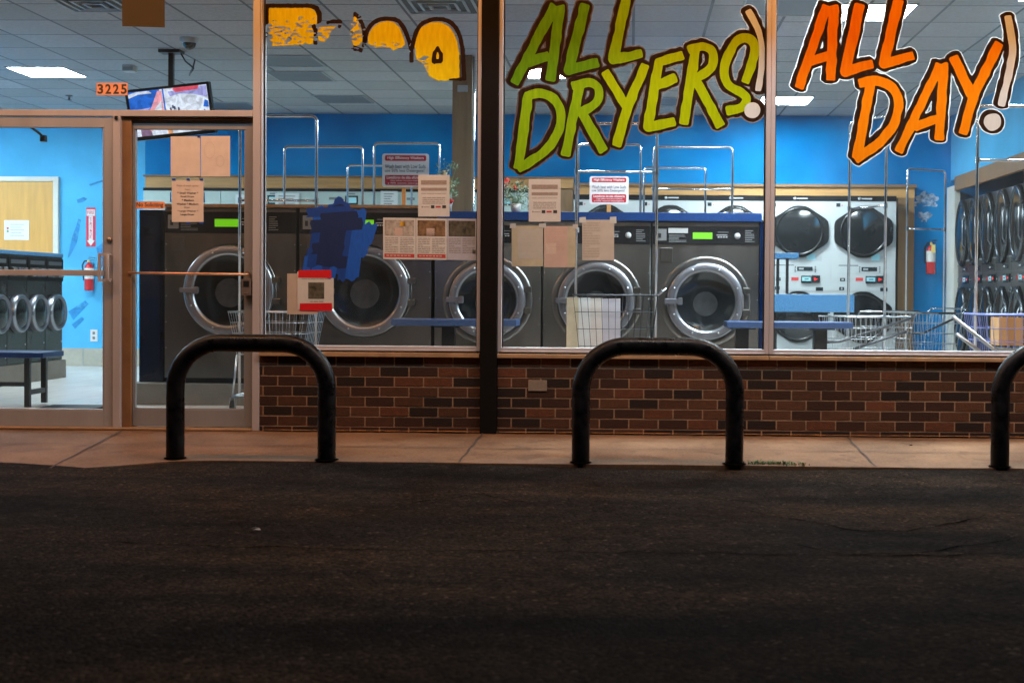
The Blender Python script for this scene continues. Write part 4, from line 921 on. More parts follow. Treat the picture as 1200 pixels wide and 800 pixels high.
# ------------------------------------------------------------------ dryers
YD=7.02
DOORK=mat('dark_chrome',(.10,.11,.12),.25,.9)
def hexpts(cx,cz,w,h,top=.42):
    pts=[]
    # rounded hexagon: flat vertical sides, sloped shoulders
    raw=[(-w,-h*.42),(-w,h*.42),(-w*.22,h),(w*.22,h),(w,h*.42),(w,-h*.42),(w*.22,-h),(-w*.22,-h)]
    n=len(raw)
    for k in range(n):
        p=Vector(raw[k]); a=Vector(raw[k-1]); b=Vector(raw[(k+1)%n]); r=.05
        pa=p+(a-p).normalized()*r; pb=p+(b-p).normalized()*r
        for t_ in (0,.5,1): q=pa*(1-t_)**2+p*2*t_*(1-t_)+pb*t_*t_; pts.append((cx+q.x,cz+q.y))
    return pts
def make_stack_dryer(label,w,group,white=True,header=True):
    t=thing('stack_dryer',label,'tumble dryer',(0,0,0),0,group)
    h=w/2-.004; H=2.12; bm=WHITE if white else STEEL
    MB().box(-h,h,0,.24 if white else .8,.0,H).build('cabinet',bm,t,bevel=.005)
    if header:
        hd=MB().box(-h,h,-.006,.2,H+.001,2.185).build('header',PANELK,t)
        mb=MB(); mb.box(-.03,.10,-.0085,-.0065,H+.022,H+.038,0); mb.lathe((-.055,-.0065,H+.03),[(0,-.002),(.018,-.002),(.018,.001)],12,0); mb.build('nameplate',GREYP,hd)
    dw=w*.445
    for zc,hh in ((1.745,.315),(.70,.315)) if white else ((1.72,.40),(.68,.40)):
        pts=hexpts(0,zc,dw,hh); pts=pts[::-1]
        d=MB().prism(pts,-.035,-.0005).build('door',DARKD,t,bevel=.008)
        rg=.265 if white else dw*.84
        ez=1.0 if white else hh*.84/rg
        mb=MB(); mb.lathe((0,0,0),[(rg+.03,-.034),(rg+.03,-.052),(rg+.012,-.058),(rg,-.045)],44,0)
        mb.v=[(a,b,c*ez+zc) for a,b,c in mb.v]; mb.build('door_rim',DARKD if white else DOORK,d)
        mb=MB(); mb.lathe((0,0,0),[(rg,-.044),(rg*.6,-.052),(.002,-.055)],40,0); mb.v=[(a,b,c*ez+zc) for a,b,c in mb.v]; mb.build('door_glass',DRYG,d)
        if not white:
            mb=MB(); mb.tube([(dw*.8,-.04,zc-.2),(dw*.86,-.08,zc-.14),(dw*.86,-.08,zc+.14),(dw*.8,-.04,zc+.2)],.008,6); mb.build('handle',RIML,d)
    # control band between the doors
    cb=MB().box(-h+.01,h-.01,-.004,-.0004,1.02,1.385).build('control_panel',WHITE if white else STEEL,t)
    mb=MB()
    mb.box(-.02,.17,-.0075,-.0045,1.265,1.315,1); mb.box(0,.06,-.0085,-.008,1.28,1.30,2)
    for s in (0,1):
        for k in range(4): mb.box(-.05+.245*s,-.035+.245*s,-.0065,-.0045,1.25+.02*k,1.26+.02*k,1)
    mb.box(-.30,-.06,-.0060,-.0045,1.330,1.338,1); mb.box(-.31,.30,-.0056,-.0045,1.235,1.238,2)
    mb.box(.10,.28,-.0060,-.0045,1.385,1.395,2)
    mb.box(-.28,-.22,-.0065,-.0045,1.14,1.18,1); mb.box(-.265,-.235,-.0085,-.0070,1.15,1.17,0)
    for k in range(3): mb.box(-.20,-.20+.10-.02*k,-.0060,-.0045,1.172-.018*k,1.176-.018*k,2)
    mb.box(-.29,-.23,-.0065,-.0045,1.03,1.07,1); mb.box(-.27,-.25,-.0085,-.0070,1.04,1.06,2)
    mb.box(.21,.30,-.0065,-.0045,1.02,1.065,1)
    mb.build('display',[WHITE,LCDD,GREYP],cb)
    mb=MB(); mb.box(-.09,.00,-.0065,-.0045,1.145,1.185,0); mb.build('price_label',INKR,cb)
    mb=MB(); mb.box(.03,.155,-.022,-.0045,1.115,1.205,1); mb.box(.04,.145,-.0245,-.0225,1.14,1.19,0); mb.box(.07,.12,-.0265,-.025,1.16,1.17,1); mb.build('card_reader',[LCDB,LCDD],cb)
    mb=MB(); mb.box(.158,.26,-.022,-.0045,1.12,1.21,1); mb.poly([(.185,-.0235,1.185),(.185,-.0235,1.145),(.235,-.0235,1.165)],0); mb.build('coin_slot',[REDLED,LCDD],cb)
    if white:
        mb=MB(); mb.box(.10,.20,-.0026,-.0002,1.395,1.475,0); mb.box(.20,.28,-.0026,-.0002,1.395,1.45,1); mb.box(-.335,-.285,-.0026,-.0002,2.05,2.095,2); mb.box(-.27,-.258,-.0026,-.0002,2.06,2.075,3); mb.build('sticker',[LCDB,GREYP,LCDD,INKR],t)
    return t
gD='white stacked dryers along the rear wall'
labs=['white stacked dryer behind the pink and white washer sign, leftmost of its bank','white stacked dryer behind the tall chrome pole of the washers','white stacked dryer peeking over the right end of the blue counter','white stacked dryer between the window mullion and the letter D, one from the bank end','white stacked dryer at the right end of its bank beside the oak board']
sd=None
for k in range(5):
    xc=(P(672+75.5*k,300,YD).x+P(672+75.5*(k+1),300,YD).x)/2
    if sd is None: sd=make_stack_dryer(labs[0],.805,gD); sd.location=(xc,YD+.01,0)
    else: copy_thing(sd,(xc,YD+.01,0),label=labs[k])
gS='steel stacked dryers along the right wall'
s0=make_stack_dryer('steel stacked dryer on the right wall, next to the white jamb',.555,gS,white=False,header=False)
s0.location=(XR,6.70,0); s0.rotation_euler=(0,0,-math.pi/2)
for k,lb in enumerate(['second','third','fourth','fifth','sixth','seventh','eighth']):
    copy_thing(s0,(XR,6.70-.558*(k+1),0),label='steel stacked dryer on the right wall, %s from the white jamb'%lb)
# large dryers on the left rear bank: only their pale header strips rise over the washers
gB='large dryers along the rear wall'
def make_big_dryer(label):
    t=thing('tumble_dryer',label,'tumble dryer',(0,0,0),0,gB); h=.485; zt=P(390,224.5,YD).z
    mb=MB(); mb.box(-h+.003,h-.003,0,.24,0,zt-.27); mb.build('cabinet',TANP,t,bevel=.004)
    hp=MB().box(-h+.003,h-.003,-.012,.22,zt-.265,zt).build('control_panel',TANP,t,bevel=.004)
    MB().box(-h+.003,h-.003,-.02,.2,zt+.002,zt+.035).build('header',PANELK,t)
    mb=MB(); mb.box(.10,.26,-.018,-.0125,zt-.16,zt-.05,0); mb.box(.12,.24,-.021,-.0185,zt-.14,zt-.07,1); mb.build('display',[LCDD,LCDB],hp)
    mb=MB(); mb.box(.13,.22,-.0145,-.0125,zt-.035,zt-.02,0); mb.box(-.1,.0,-.0145,-.0125,zt-.10,zt-.07,0); mb.build('nameplate',GREYD,hp)
    mb=MB(); mb.lathe((0,0,1.15),[(.36,0),(.36,-.04),(.30,-.05),(.29,-.03)],36,0); d=mb.build('door',RING,t)
    MB().disc((0,-.03,1.15),.295,36).build('door_glass',DRYG,d)
    return t
bd=None
for k,lb in enumerate(['large dryer with grey green header seen through the right glass door','large dryer with grey green header behind the tall cart pole at the first window','large dryer with grey green header above the blue tape patch','large dryer with grey green header left of the washer sign','large dryer with grey green header behind the wooden column']):
    xc=(P(211+91*k-.5,240,YD).x+P(211+91*k+.5,240,YD).x)/2+.02
    if bd is None: bd=make_big_dryer(lb); bd.location=(xc,YD+.02,0)
    else: copy_thing(bd,(xc,YD+.02,0),label=lb)
# paper taped to a dryer header
for (u0,v0,u1,v1,lb) in ((322.5,226.5,350.5,246,'white notice on the dryer header left of the tall cart pole'),(446,224,466,246,'white notice on the dryer header under the left washer sign'),(276,228,288,246,'white notice on the dryer header seen through the right door')):
    y=YD-.02; a,b=P(u0,v0,y),P(u1,v1,y); t=wthing('notice',lb,'notice',(a.x,y,b.z)); MB().box(a.x,b.x,y,y+.002,b.z,a.z).build('sheet',mat('grey_paper',(.62,.66,.66),.9),t)
    mb=MB()
    for k in range(5): mb.box(a.x+.04,b.x-.05-.02*(k%3),y-.002,y-.001,a.z-.03-.03*k,a.z-.04-.03*k)
    mb.build('printing',GREYD,t)

# ------------------------------------------------------------------ small washers on the left, bench, mat
gL='small front loading washers along the left side'
def make_small_washer(label):
    t=thing('washing_machine',label,'washing machine',(0,0,0),0,gL); h=.208
    MB().box(-h,h,0,.65,0,1.12).build('cabinet',mat('black_steel',(.03,.03,.032),.25,.4,.3,7),t,bevel=.006)
    cp=MB().box(-h+.005,h-.005,-.012,-.0005,.86,1.10).build('control_panel',PANELK,t)
    mb=MB()
    for k in range(3): mb.box(-.17+.115*k,-.09+.115*k,-.05,-.0125,.90,.99,k%2)
    mb.box(-.16,.16,-.02,-.0125,1.03,1.07,1); mb.build('coin_box',[GREYD,RING],cp,bevel=.004)
    mb=MB(); mb.lathe((0,0,.52),[(.196,0),(.196,-.05),(.180,-.070),(.158,-.066),(.150,-.045)],44,0,mis=[0,1,0,0]); d=mb.build('door',[RING,RIML],t)
    mb=MB(); mb.lathe((0,0,.52),[(.155,-.05),(.10,-.075),(.002,-.085)],32,0); mb.build('door_glass',DGLASS,d)
    MB().box(-.205,-.15,-.065,-.03,.50,.54).build('handle',RING,d,bevel=.004)
    mb=MB()
    for zz in (.08,.2): mb.lathe((.18,-.001,zz),[(0,-.004),(.008,-.004),(.009,.002)],8)
    mb.build('bolt',RIML,t)
    return t
XW=-6.28; sw=None
for k,lb in enumerate(['small black washer at the far end of the left row','small black washer second from the far end of the left row','small black washer third from the far end of the left row','small black washer at the left edge of the photograph','small black washer just outside the left edge']):
    y=5.03-.425*k
    if sw is None: sw=make_small_washer(lb); sw.location=(XW,y,.2); sw.rotation_euler=(0,0,math.pi/2)
    else: copy_thing(sw,(XW,y,.2),label=lb)
tag(MB().box(-7.2,XW+.035,1.6,5.26,0,.198).build('plinth',PLINTH,bevel=.006),'low concrete plinth under the small left washers','plinth')
tag(MB().box(-7.2,XW+.01,1.7,5.24,1.322,1.362).build('counter',SPECK,bevel=.004),'speckled blue counter over the small left washers','counter')
t=wthing('bench','blue topped bench with black legs behind the left door','bench',(P(20,478,1.6).x,1.6,0))
zb=P(30,413,1.55).z; xa,xb=P(-120,415,1.55).x,P(50,415,1.55).x
MB().box(xa,xb,1.55,1.95,zb-.045,zb).build('seat',BLUE,t,bevel=.006)
for (u,y) in ((32.5,1.6),(-90,1.6)):
    x=P(u,440,y).x; mb=MB(); mb.box(x-.022,x+.022,y-.02,y+.02,.012,zb-.047); mb.box(x-.022,x+.022,1.88,1.92,.012,zb-.047); mb.box(x-.02,x+.02,y+.021,1.879,.1,.14); mb.lathe((x,y,.0),[(0,0),(.03,0),(.026,.014),(0,.014)],12,axis='Z'); mb.build('leg',BLACK,t,bevel=.003)
xq=P(32.5,440,1.6).x; MB().box(P(-90,440,1.6).x+.024,xq-.024,1.585,1.615,.17,.205).build('stretcher',BLACK,t)
a=PZ(62,478.5,.0); tag(MB().box(P(62,479,1.7).x,P(130,479,1.7).x,.7,1.72,.001,.014).build('floor_mat',RUBBER,bevel=.004),'thin black floor mat inside the left door','mat')

# ------------------------------------------------------------------ laundry carts with hanging racks
gC='wire laundry carts with chrome hanging racks'
def make_cart(label,W,H,zl,wire=WIRE,Lb=.52,zb=(.46,.80),one=False):
    t=thing('laundry_cart',label,'laundry cart',(0,0,0),0,gC)
    h=W/2; mb=MB(); r=.0125
    mb.tube([(-h,0,.1),(-h,0,H-.04)]+[(-h+.04-.04*math.cos(a),0,H-.04+.04*math.sin(a)) for a in np.linspace(.2,math.pi/2,5)]+[(h-.04+.04*math.sin(a),0,H-.04+.04*math.cos(a)) for a in np.linspace(0,math.pi/2-.2,5)]+[(h,0,H-.04),(h,0,.1)],r,8)
    mb.tube([(-h+.003,0,zl),(h-.003,0,zl)],.010,8)
    for s in (-1,1): mb.lathe((s*h,0,zl-.012),[(.018,-.01),(.018,.034)],10,axis='Z')
    mb.build('hanging_rack',CHROME,t)
    # wire basket, wider at the top
    mb=MB(); z0,z1=zb; b0=(h-.05,Lb/2-.03); b1=(h+.012,Lb/2); nx,ny,nz=max(5,int(W/.052)),max(5,int(Lb/.055)),4
    w=.0028
    for k in range(nz+1):
        t_=k/nz; z=z0+(z1-z0)*t_; x=b0[0]+(b1[0]-b0[0])*t_; y=b0[1]+(b1[1]-b0[1])*t_
        rr=.0065 if k==nz else w
        mb.tube([(-x,-y,z),(x,-y,z),(x,y,z),(-x,y,z),(-x,-y,z)],rr,5,caps=False)
    for k in range(nx+1):
        s=-1+2*k/nx
        mb.tube([(s*b1[0],-b1[1],z1),(s*b0[0],-b0[1],z0),(s*b0[0],b0[1],z0),(s*b1[0],b1[1],z1)],w,4,caps=False)
    for k in range(ny+1):
        s=-1+2*k/ny
        mb.tube([(-b1[0],s*b1[1],z1),(-b0[0],s*b0[1],z0),(b0[0],s*b0[1],z0),(b1[0],s*b1[1],z1)],w,4,caps=False)
    mb.build('basket',wire,t)
    mb=MB(); fx_=h-.02; fy=Lb/2-.02                                # base frame, legs
    mb.tube([(-fx_,-fy,.13),(fx_,-fy,.13),(fx_,fy,.13),(-fx_,fy,.13),(-fx_,-fy,.13)],.011,8)
    for sx in (-1,1):
        for sy in (-1,1): mb.tube([(sx*fx_,sy*fy,.13),(sx*b0[0],sy*b0[1],z0)],.009,6)
    mb.build('frame',WIRE,t)
    mb=MB(); mb.tube([(h+.012,-Lb/2,z1),(h+.07,-Lb/2,z1+.05),(h+.07,Lb/2,z1+.05),(h+.012,Lb/2,z1)],.009,6); mb.build('handle',CHROME,t)
    for sx in (-1,1):
        for sy in (-1,1):
            mb=MB(); mb.lathe((sx*fx_,sy*fy,.05),[(.012,-.016),(.046,-.014),(.05,-.008),(.05,.008),(.046,.014),(.012,.016)],16,0,axis='X')
            mb.box(sx*fx_-.022,sx*fx_-.018,sy*fy-.02,sy*fy+.02,.04,.12,1); mb.box(sx*fx_+.018,sx*fx_+.022,sy*fy-.02,sy*fy+.02,.04,.12,1)
            mb.build('caster',[RUBBER,WIRE],t)
    return t
def cart(label,u1,u2,D,vt,vl,rz=0,W=None,**kw):
    Y=D-8.94; um=(u1+u2)/2; a,b=P(u1,300,Y),P(u2,300,Y)
    H=P(um,vt,Y).z; zl=P(um,vl,Y).z
    t=make_cart(label,(b.x-a.x) if W is None else W,H,zl,**kw); t.location=((a.x+b.x)/2,Y,0); t.rotation_euler=(0,0,rz); return t
cart('chrome wire cart behind the jamb between the doors and the first window',281,370.5,10.45,136,235)
cart('chrome cart rack rising behind the blue tape patch',333,424.5,12.7,172,262)
c3=cart('thin chrome cart rack left of the left washer sign',438,514.5,13.0,168,262)
cart('short bright cart rack whose bar points at the left washer sign',407,482,14.7,194,262)
c5=cart('tall chrome cart in front of the middle washers, holding white sheets',675,769,10.40,145,201.5,wire=DWIRE,Lb=.44,zb=(.42,.955))
cart('chrome cart rack right of the yellow green letter Y, behind the washers',677,750,12.9,169.5,262)
cart('wide dark cart rack behind the medium washer at the right end',765.5,857.5,12.75,172.5,222)
cart('low chrome cart rack with a bright knob behind the blue counter',754,826,14.8,197,262)
c9=cart('chrome cart turned sideways in front of the white dryers',1001,1030,11.5,140,243,rz=R(-63),W=.52,Lb=.62,zb=(.40,.78))
c10=cart('thin chrome cart in front of the right fire extinguisher',1062.5,1107,14.3,199,268.5,rz=R(24),W=.50,Lb=.62,zb=(.34,.78))
c11=cart('wire cart at the right edge with violet blue light painted into its wires, holding a cardboard box',1144,1236,9.75,124.5,188,wire=VWIRE,Lb=.56,zb=(.44,.83))
def cart_handle(t,D,lines,m,r=.012):
    for ln in lines:
        pts=[P(u,v,D-8.94) for u,v in ln]; inv=Matrix.Rotation(-t.rotation_euler.z,3,'Z'); mb=MB(); mb.tube([inv@(p-t.location) for p in pts],r,8); mb.build('handle',m,t)
cart_handle(c9,11.2,[[(966,401),(984,400),(1070,372)],[(1000,409),(1062,388)]],DWIRE)
cart_handle(c10,14.0,[[(1052,389),(1080,391),(1123,371)],[(1062,372),(1076,367),(1120,367)]],DWIRE)
cart_handle(c11,9.40,[[(1116,370),(1163,408),(1200,411)],[(1121,391),(1152,415)]],WIRE,.014)
# things lying in the carts
yq=10.40-8.94-.185; 
t=wthing('paper_sheets','tall white and pink sheets standing in the middle cart basket','sheets',(P(690,400,yq).x,yq,.43))
for k,(ua,ub,m) in enumerate(((664,678,PAPERO),(677,692,PAPERW),(691.5,706,PAPER),(705.5,727,PAPERL))):
    a,b=P(ua,348+k*.5,yq),P(ub,404,yq); mb=MB(); mb.prism([(a.x,.43),(b.x,.43),(b.x-.003,a.z),(a.x+.002,a.z-.003)],yq+.004*k,yq+.004*k+.002); mb.build('sheet',m,t)
yq=9.75-8.94
t=wthing('cardboard_box','open cardboard box in the violet lit cart at the right edge','box',(P(1185,405,yq).x,yq,.45))
a,b=P(1171,372,yq-.1),P(1199,405,yq-.1)
mb=MB(); mb.box(a.x,b.x,yq-.1,yq-.094,b.z,a.z); mb.box(a.x,b.x,yq+.12,yq+.126,b.z,a.z); mb.box(a.x,a.x+.006,yq-.093,yq+.119,b.z,a.z); mb.box(b.x-.006,b.x,yq-.093,yq+.119,b.z,a.z); mb.box(a.x+.007,b.x-.007,yq-.093,yq+.119,b.z,b.z+.006); mb.build('carton',CBOX,t)
MB().box((a.x+b.x)/2-.025,(a.x+b.x)/2+.025,yq-.102,yq-.1005,b.z+.002,a.z-.002).build('tape',mat('packing_tape',(.42,.22,.08),.3),t)

SLATE=mat('slate_blue_laminate',(.045,.085,.20),.3,0,.2,40)
# ------------------------------------------------------------------ folding tables
def ftable(label,u0,u1,v0,v1,D,depth,legs,top=SPECK,u_off=0):
    Y=D-8.94; a,b=P(u0,v0,Y),P(u1,v1,Y); t=wthing('folding_table',label,'table',((a.x+b.x)/2,Y,0))
    MB().box(a.x,b.x,Y,Y+depth,b.z,a.z).build('tabletop',top,t,bevel=.004)
    for u in legs:
        x=P(u,(v0+v1)/2,Y+.1).x; mb=MB(); mb.box(x-.05,x+.05,Y+.10,Y+.2,.012,b.z-.012); mb.box(x-.10,x+.10,Y+.03,Y+depth-.03,b.z-.012,b.z-.001); mb.box(x-.12,x+.12,Y+.03,Y+depth-.03,0,.012); mb.build('leg',BLACK,t,bevel=.003)
    return t,Y
ftable('narrow blue table on black legs in front of the washers, beside the black post',458,605,373.5,382.5,10.0,.36,(525,),SLATE)
ftable('long narrow blue table before the right end of the washers, below the mullion',852,1000,376.8,385.2,10.0,.36,(870,962),SLATE)
t,Y=ftable('tall speckled blue table with a raised shelf beside the white dryers',884,1001,344.5,366,13.0,.6,(905,960),SPECK)
a,b=P(886,296,Y+.1),P(936,303,Y+.1); MB().box(a.x,b.x,Y+.1,Y+.45,b.z,a.z).build('raised_shelf',SPECK,t,bevel=.003)
mb=MB()
for u in (911.5,922.5,892):
    x=P(u,320,Y+.15).x; mb.box(x-.014,x+.014,Y+.14,Y+.17,P(u,344.6,Y).z+.001,b.z-.001)
mb.build('shelf_post',BLACK,t)

# ------------------------------------------------------------------ washer signs on sticks
gN='pink and white washer signs on sticks'
def washer_sign(label,u0,v0,u1,v1,Y,stick):
    a,b=P(u0,v0,Y),P(u1,v1,Y); t=wthing('sign',label,'sign',((a.x+b.x)/2,Y,1.66),gN); w,h=b.x-a.x,a.z-b.z
    X=lambda s:a.x+s*w
    Z=lambda r:a.z-r*h
    def rr(x0,x1,z0,z1,r,n=5):
        out=[]
        for cx,cz,a0 in ((x1-r,z0+r,-90),(x1-r,z1-r,0),(x0+r,z1-r,90),(x0+r,z0+r,180)):
            for k in range(n+1): q=R(a0+90*k/n); out.append((cx+r*math.cos(q),cz+r*math.sin(q)))
        return out
    MB().prism(rr(a.x,b.x,b.z,a.z,.02),Y,Y+.004).build('board',mat('sign_white',(.70,.72,.78),.5),t)
    mb=MB(); mb.prism(rr(X(.06),X(.94),Z(.22),Z(.05),.012),Y-.0012,Y-.0004); mb.prism(rr(X(.06),X(.94),Z(.94),Z(.64),.012),Y-.0012,Y-.0004); mb.build('band',BURG,t)
    mb=MB(); mb.text('High Efficiency Washers',X(.11),X(.89),Z(.19),Z(.085),Y-.002,0,.02); mb.text('Wash best with Low Suds',X(.06),X(.93),Z(.44),Z(.32),Y-.002,1,.005); mb.text('use 50% less Detergent!',X(.06),X(.90),Z(.58),Z(.46),Y-.002,1,.005)
    mb.text('Lavadoras de alta eficiencia',X(.10),X(.90),Z(.755),Z(.665),Y-.002,0,.015); mb.text('Usar jabon con poca espuma',X(.18),X(.84),Z(.84),Z(.775),Y-.002,0,0); mb.text('y 50% menos detergente',X(.12),X(.88),Z(.92),Z(.855),Y-.002,0,0)
    mb.build('lettering',[PAPERW,mat('navy_ink',(.02,.04,.10),.7)],t)
    zb=P(u0,stick[1],Y).z; x=P(stick[0],v1,Y).x; MB().box(x-.017,x+.017,Y+.005,Y+.012,zb,b.z+.06).build('stick',WOODT,t)
washer_sign('high efficiency washer sign on a stick, standing over the flyer strip',448,180,502.5,219.5,2.3,(473,244.5))
washer_sign('high efficiency washer sign on a stick, standing on the blue counter',691,206.5,736.6,239.5,2.15,(713.5,248.5))

# ------------------------------------------------------------------ flowers on the counter
def plant(label,u0,v0,u1,v1,Y,mats_l,petals,n,seed):
    rn=random.Random(seed); a,b=P(u0,v0,Y),P(u1,v1,Y); cx=(a.x+b.x)/2; t=wthing('artificial_flowers',label,'flowers',(cx,Y,b.z)); w,h=b.x-a.x,a.z-b.z
    mb=MB(); mb.lathe((cx,Y,b.z),[(0,0),(.035,0),(.05,.07),(.046,.07),(.03,.01)],14,axis='Z'); mb.build('pot',WHITE,t)
    mb=MB()
    for k in range(n):
        p=Vector((cx,Y,b.z+.05)); q=Vector((cx+rn.uniform(-.5,.5)*w,Y+rn.uniform(-.12,.12),b.z+h*rn.uniform(.12,.9)))
        mb.tube([p,(p+q)/2+Vector((0,0,.03)),q],.0018,4,2)
        for j in range(7):
            c=q+Vector((rn.gauss(0,.014),rn.gauss(0,.014),rn.gauss(0,.016))); d=Vector((rn.uniform(-1,1),rn.uniform(-1,1),rn.uniform(-.3,1))).normalized()*rn.uniform(.018,.036); s=d.cross(Vector((rn.uniform(-1,1),rn.uniform(-1,1),rn.uniform(-1,1)))).normalized()*.007
            mb.poly([c,c+d*.5+s,c+d,c+d*.5-s],rn.choice([0,0,1]))
    mb.build('foliage',mats_l+[LEAF],t)
    for (u,v,r,m) in petals:
        c=P(u,v,Y-.05); mb=MB()
        for k in range(46):
            d=Vector((rn.gauss(0,1),rn.gauss(0,1),rn.gauss(0,1))).normalized(); s=d.cross(Vector((rn.gauss(0,1),rn.gauss(0,1),rn.gauss(0,1)))).normalized()*r*.45; e=d.cross(s).normalized()*r*.4; o=c+d*r*rn.uniform(.3,.95)
            mb.poly([o-s,o+e,o+s,o-e])
        mb.build('blossom',m,t)
plant('pale green artificial flowers with a red blossom on the blue counter',588,207,621,248.5,2.2,[LEAFP,LEAF],[(592,214,.045,FLOWR),(586,222,.035,FLOWR),(604,220,.02,FLOWR),(599,234,.015,FLOWY)],46,4)
plant('green artificial flowers with a cream blossom peeking out beside the wooden column',514,186,534,247,2.3,[LEAF,LEAFP],[(521,203,.03,FLOWY),(528,236,.03,FLOWR)],34,8)

# ------------------------------------------------------------------ fire extinguishers and their sign
def extinguisher(label,uc,v0,v1,flip):
    Y=YB-.09; a,b=P(uc,v0,Y),P(uc,v1,Y); t=wthing('fire_extinguisher',label,'fire extinguisher',(a.x,Y,b.z)); H=a.z-b.z; r=.056
    mb=MB(); mb.lathe((a.x,Y,b.z),[(0,0),(r*.9,0),(r,.012),(r,H*.66),(r*.85,H*.72),(r*.45,H*.78),(r*.35,H*.80),(0,H*.80)],24,axis='Z'); mb.build('cylinder',RED,t)
    mb=MB(); mb.lathe((a.x,Y,b.z),[(r+.001,H*.34),(r+.0012,H*.345),(r+.0012,H*.64),(r+.001,H*.645)],24,axis='Z'); mb.build('wrap_label',WPLATE,t)
    mb=MB(); mb.box(a.x-.012,a.x+.012,Y-.012,Y+.012,b.z+H*.80,b.z+H*.88,0); mb.box(a.x-.01,a.x+.075,Y-.008,Y+.008,b.z+H*.93,b.z+H*.96,0); mb.box(a.x-.01,a.x+.065,Y-.007,Y+.007,b.z+H*.87,b.z+H*.895,0); mb.lathe((a.x+.0,Y-.014,b.z+H*.85),[(0,-.01),(.016,-.008),(.016,.0)],12,1); mb.build('valve',[CHROME,YEL],t)
    mb=MB(); mb.tube([(a.x-.01,Y,b.z+H*.86),(a.x-.05,Y-.02,b.z+H*.86),(a.x-.078,Y-.02,b.z+H*.74),(a.x-.074,Y-.01,b.z+H*.5),(a.x-.068,Y,b.z+H*.3)],.0095,8); mb.build('hose',RUBBER,t)
    if flip: MB().box(a.x-.01,a.x+.04,Y-r-.012,Y-r-.010,b.z+H*.60,b.z+H*.82).build('inspection_tag',YEL,t)
    mb=MB(); mb.box(a.x-.02,a.x+.02,Y+.03,YB-.001,b.z+H*.7,b.z+H*.8); mb.build('bracket',CHROME,t)
extinguisher('red fire extinguisher on the pale blue wall behind the left door',104.5,300,340.5,False)
extinguisher('red fire extinguisher with a yellow tag on the blue wall at the right',1091,279.5,321,True)
Y=YB-.006; a,b=P(101,243.3,Y),P(111.8,289,Y); t=wthing('sign','tall red and white fire extinguisher arrow sign on the pale blue wall','sign',(a.x,Y,b.z)); w,h=b.x-a.x,a.z-b.z; cx=(a.x+b.x)/2
MB().box(a.x,b.x,Y,Y+.004,b.z,a.z).build('board',mat('sign_red',(.62,.02,.05),.5),t)
mb=MB(); y1=Y-.001
mb.poly([(a.x+w*.28,y1,b.z+h*.16),(cx+w*.22,y1,b.z+h*.16),(cx+w*.22,y1,a.z-h*.22),(a.x+w*.28,y1,a.z-h*.22)]); mb.poly([(a.x+w*.08,y1,b.z+h*.16),(cx,y1,b.z+h*.02),(b.x-w*.08,y1,b.z+h*.16)]); mb.poly([(a.x+w*.06,y1,a.z-h*.21),(b.x-w*.06,y1,a.z-h*.21),(b.x-w*.06,y1,a.z-h*.05),(a.x+w*.06,y1,a.z-h*.05)])
mb.build('arrow',PAPERW,t)
mb=MB(); mb.text('FIRE',a.x+w*.12,b.x-w*.12,a.z-h*.17,a.z-h*.08,Y-.002,0,.02)
for k,ch in enumerate('EXTINGUISHER'): mb.text(ch,cx-w*.12,cx+w*.12,a.z-h*(.285+.046*k),a.z-h*(.25+.046*k),Y-.002,0,.02)
mb.build('lettering',INKR,t)
Y=YB-.036; a,b=P(5,258,Y),P(34,281.3,Y); t=wthing('notice','white landscape notice on the rear wood door','notice',(a.x,Y,b.z)); MB().box(a.x,b.x,Y,Y+.002,b.z,a.z).build('sheet',PAPERW,t)
mb=MB(); w,h=b.x-a.x,a.z-b.z
for k in range(5): mb.box(a.x+w*.24,a.x+w*(.8-.1*(k%2)),Y-.0015,Y-.0005,a.z-h*(.2+.14*k),a.z-h*(.235+.14*k),0)
mb.box(a.x+w*.1,a.x+w*.18,Y-.0015,Y-.0005,a.z-h*.36,a.z-h*.46,1); mb.box(a.x+w*.1,a.x+w*.18,Y-.0015,Y-.0005,a.z-h*.5,a.z-h*.62,2); mb.build('printing',[GREYP,INKR,LEAF],t)

# ------------------------------------------------------------------ ceiling fittings
def ceil_pt(u,v): return PZ(u,v,HC)
gLi='square ceiling light panels'
def make_light(label,lit):
    t=thing('ceiling_light',label,'ceiling light',(0,0,0),0,gLi)
    mb=MB(); o,i=.302,.285
    for (x0,x1,y0,y1) in ((-o,o,-o,-i),(-o,o,i,o),(-o,-i,-i,i),(i,o,-i,i)): mb.box(x0,x1,y0,y1,-.012,-.001)
    mb.build('frame',CEILM,t); MB().box(-i+.001,i-.001,-i+.001,i-.001,-.007,-.002).build('diffuser',LIT if lit else OFFLT,t)
    return t
LT=None
for (u,v,lb) in ((55,84,'lit square ceiling panel at the upper left above the doors'),(650,85.5,'lit square ceiling panel glowing behind the green letter A'),(920,117.5,'lit square ceiling panel beside the mullion under the exclamation dot'),(1023,14,'lit square ceiling panel behind the tops of the orange word ALL')):
    p=ceil_pt(u,v)
    if LT is None: LT=make_light(lb,True); LT.location=(p.x,p.y,HC)
    else: copy_thing(LT,(p.x,p.y,HC),label=lb)
for (x,y,lb) in ((-7.6,2.4,'added unseen ceiling panel off to the left over the bench, brightening the left walls'),(-8.5,5.4,'added unseen ceiling panel off to the left over the rear wood door, brightening the left walls'),(.9,.66,'added unseen ceiling panel just above the view, brightening the medium washers'),(3.2,.72,'added unseen ceiling panel just above the view, brightening the side dryer wall')):
    copy_thing(LT,(x,y,HC),label=lb)  # panels added out of view to brighten the walls and washers
UL=None
